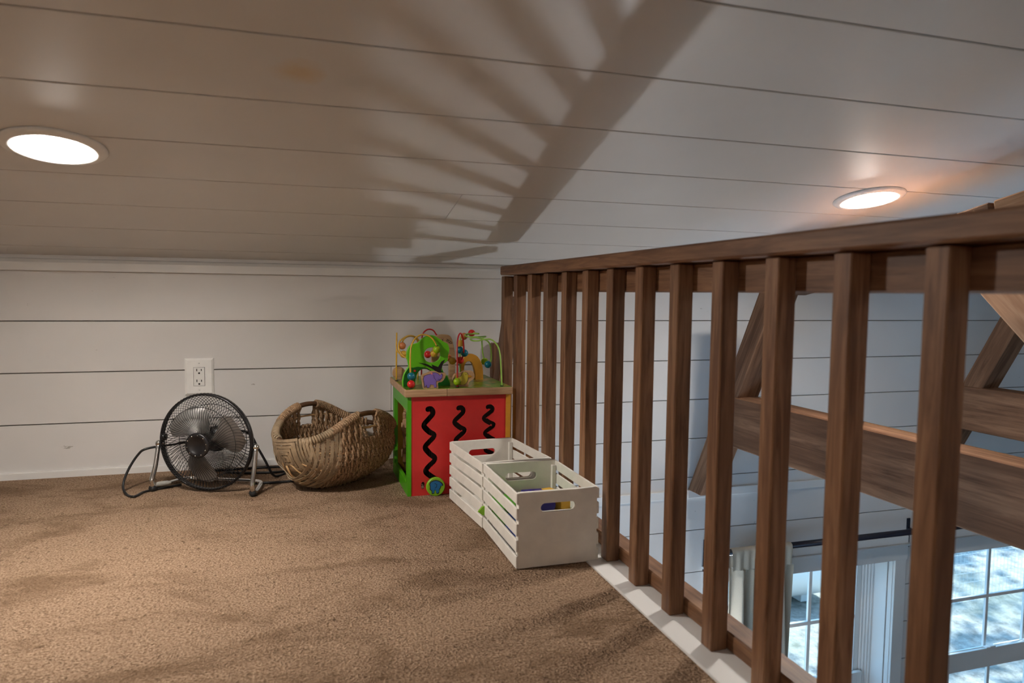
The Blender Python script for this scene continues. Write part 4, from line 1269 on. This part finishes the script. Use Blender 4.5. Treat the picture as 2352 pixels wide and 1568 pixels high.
# ------------------------------------------------------------------ outside the windows
def outside():
    zg = -3.2
    n = 60; vs = []; fs = []
    for j in range(n+1):
        for i in range(n+1):
            x = -8 + 34*i/n; y = W + 0.21 + 26*j/n
            h = 0.05*math.sin(x*1.3 + y*0.7) + 0.04*math.sin(y*1.9 - x*0.5) + 0.02*max(0, y - 6)
            vs.append(V(x, y, zg + h*min(1, j/6)))
    for j in range(n):
        for i in range(n):
            a = j*(n+1)+i; fs.append((a, a+1, a+n+2, a+n+1))
    mb = MB(); mb.add(vs, fs)
    g = mb.build('ground', M['ground'], smooth=True); tag(g, kind='structure')
    # welded wire fence
    root = empty('wire_fence', V(7.5, 5.4, zg))
    tag(root, 'pale welded wire fence standing outside the right window', 'fence')
    mb = MB()
    fx0, fx1, fy = 5.75, 11.0, 5.45
    x = fx0
    while x < fx1: mb.tube([V(x, fy, zg), V(x, fy, zg + 1.2)], 0.0016, 4, caps=False); x += 0.0508
    z = zg + 0.03
    while z < zg + 1.2: mb.tube([V(fx0, fy, z), V(fx1, fy, z)], 0.0016, 4, caps=False); z += 0.1016
    mb.build('wire_mesh', M['fence'], root, kind='stuff')
    for x in (fx0, 8.2, fx1):
        MB().tube([V(x, fy + 0.03, zg - 0.1), V(x, fy + 0.03, zg + 1.3)], 0.025, 10).build('post', M['fence'], root, smooth=True)
    # rounded white tank
    tk = empty('storage_tank', V(4.9, 6.25, zg))
    tag(tk, 'large rounded white tank on the ground outside the left window', 'tank')
    q = Matrix.Translation(V(4.70, 6.15, zg + 0.52)) @ Matrix.Rotation(R(90), 4, 'Y')
    prof = [(0.0, -0.85)] + [(0.48*math.sin(R(a)), -0.62 - 0.23*math.cos(R(a))) for a in (15, 30, 45, 60, 75, 90)] + [(0.48*math.sin(R(a)), 0.62 - 0.23*math.cos(R(a))) for a in (90, 105, 120, 135, 150, 165)] + [(0.0, 0.85)]
    MB().lathe(prof, q, 40).build('body', M['tank'], tk, smooth=True)
    for x in (4.35, 5.15):
        MB().box(V(x - 0.06, 6.0, zg - 0.02), V(x + 0.06, 6.35, zg + 0.08)).build('foot', M['tank'], tk, bevel=0.01)
    # leafy tree whose crown dapples the ground
    tr = empty('shade_tree', V(13.0, 8.0, zg))
    tag(tr, 'tall leafy tree shading the ground outside the windows', 'tree')
    MB().tube([V(13.0, 8.5, zg - 0.1), V(12.8, 8.3, 0.0), V(11.5, 7.5, 2.2), V(10.5, 7.0, 3.4)], [0.22, 0.18, 0.12, 0.05], 12).build('trunk', M['trunk'], tr, smooth=True)
    rnd = random.Random(3)
    mb = MB()
    for k in range(4200):
        x = rnd.uniform(1.5, 17); y = rnd.uniform(3.2, 12.5); z = rnd.uniform(2.2, 3.8)
        if math.sin(x*1.7 + 1.2*math.sin(y*1.3)) + math.sin(y*2.1 + x*0.6) > 0.95: continue
        if math.hypot(x - 7.6, y - 6.9) < 1.1: continue
        s = rnd.uniform(0.10, 0.21)
        a = Vector((rnd.uniform(-1, 1), rnd.uniform(-1, 1), rnd.uniform(-0.5, 0.5))).normalized()
        b = a.cross(Vector((rnd.uniform(-0.4, 0.4), rnd.uniform(-0.4, 0.4), 1))).normalized()
        c = V(x, y, z)
        mb.add([c - a*s, c + b*s*0.45, c + a*s, c - b*s*0.45], [(0, 1, 2, 3)])
    mb.build('crown', M['leaf'], tr, kind='stuff')
outside()
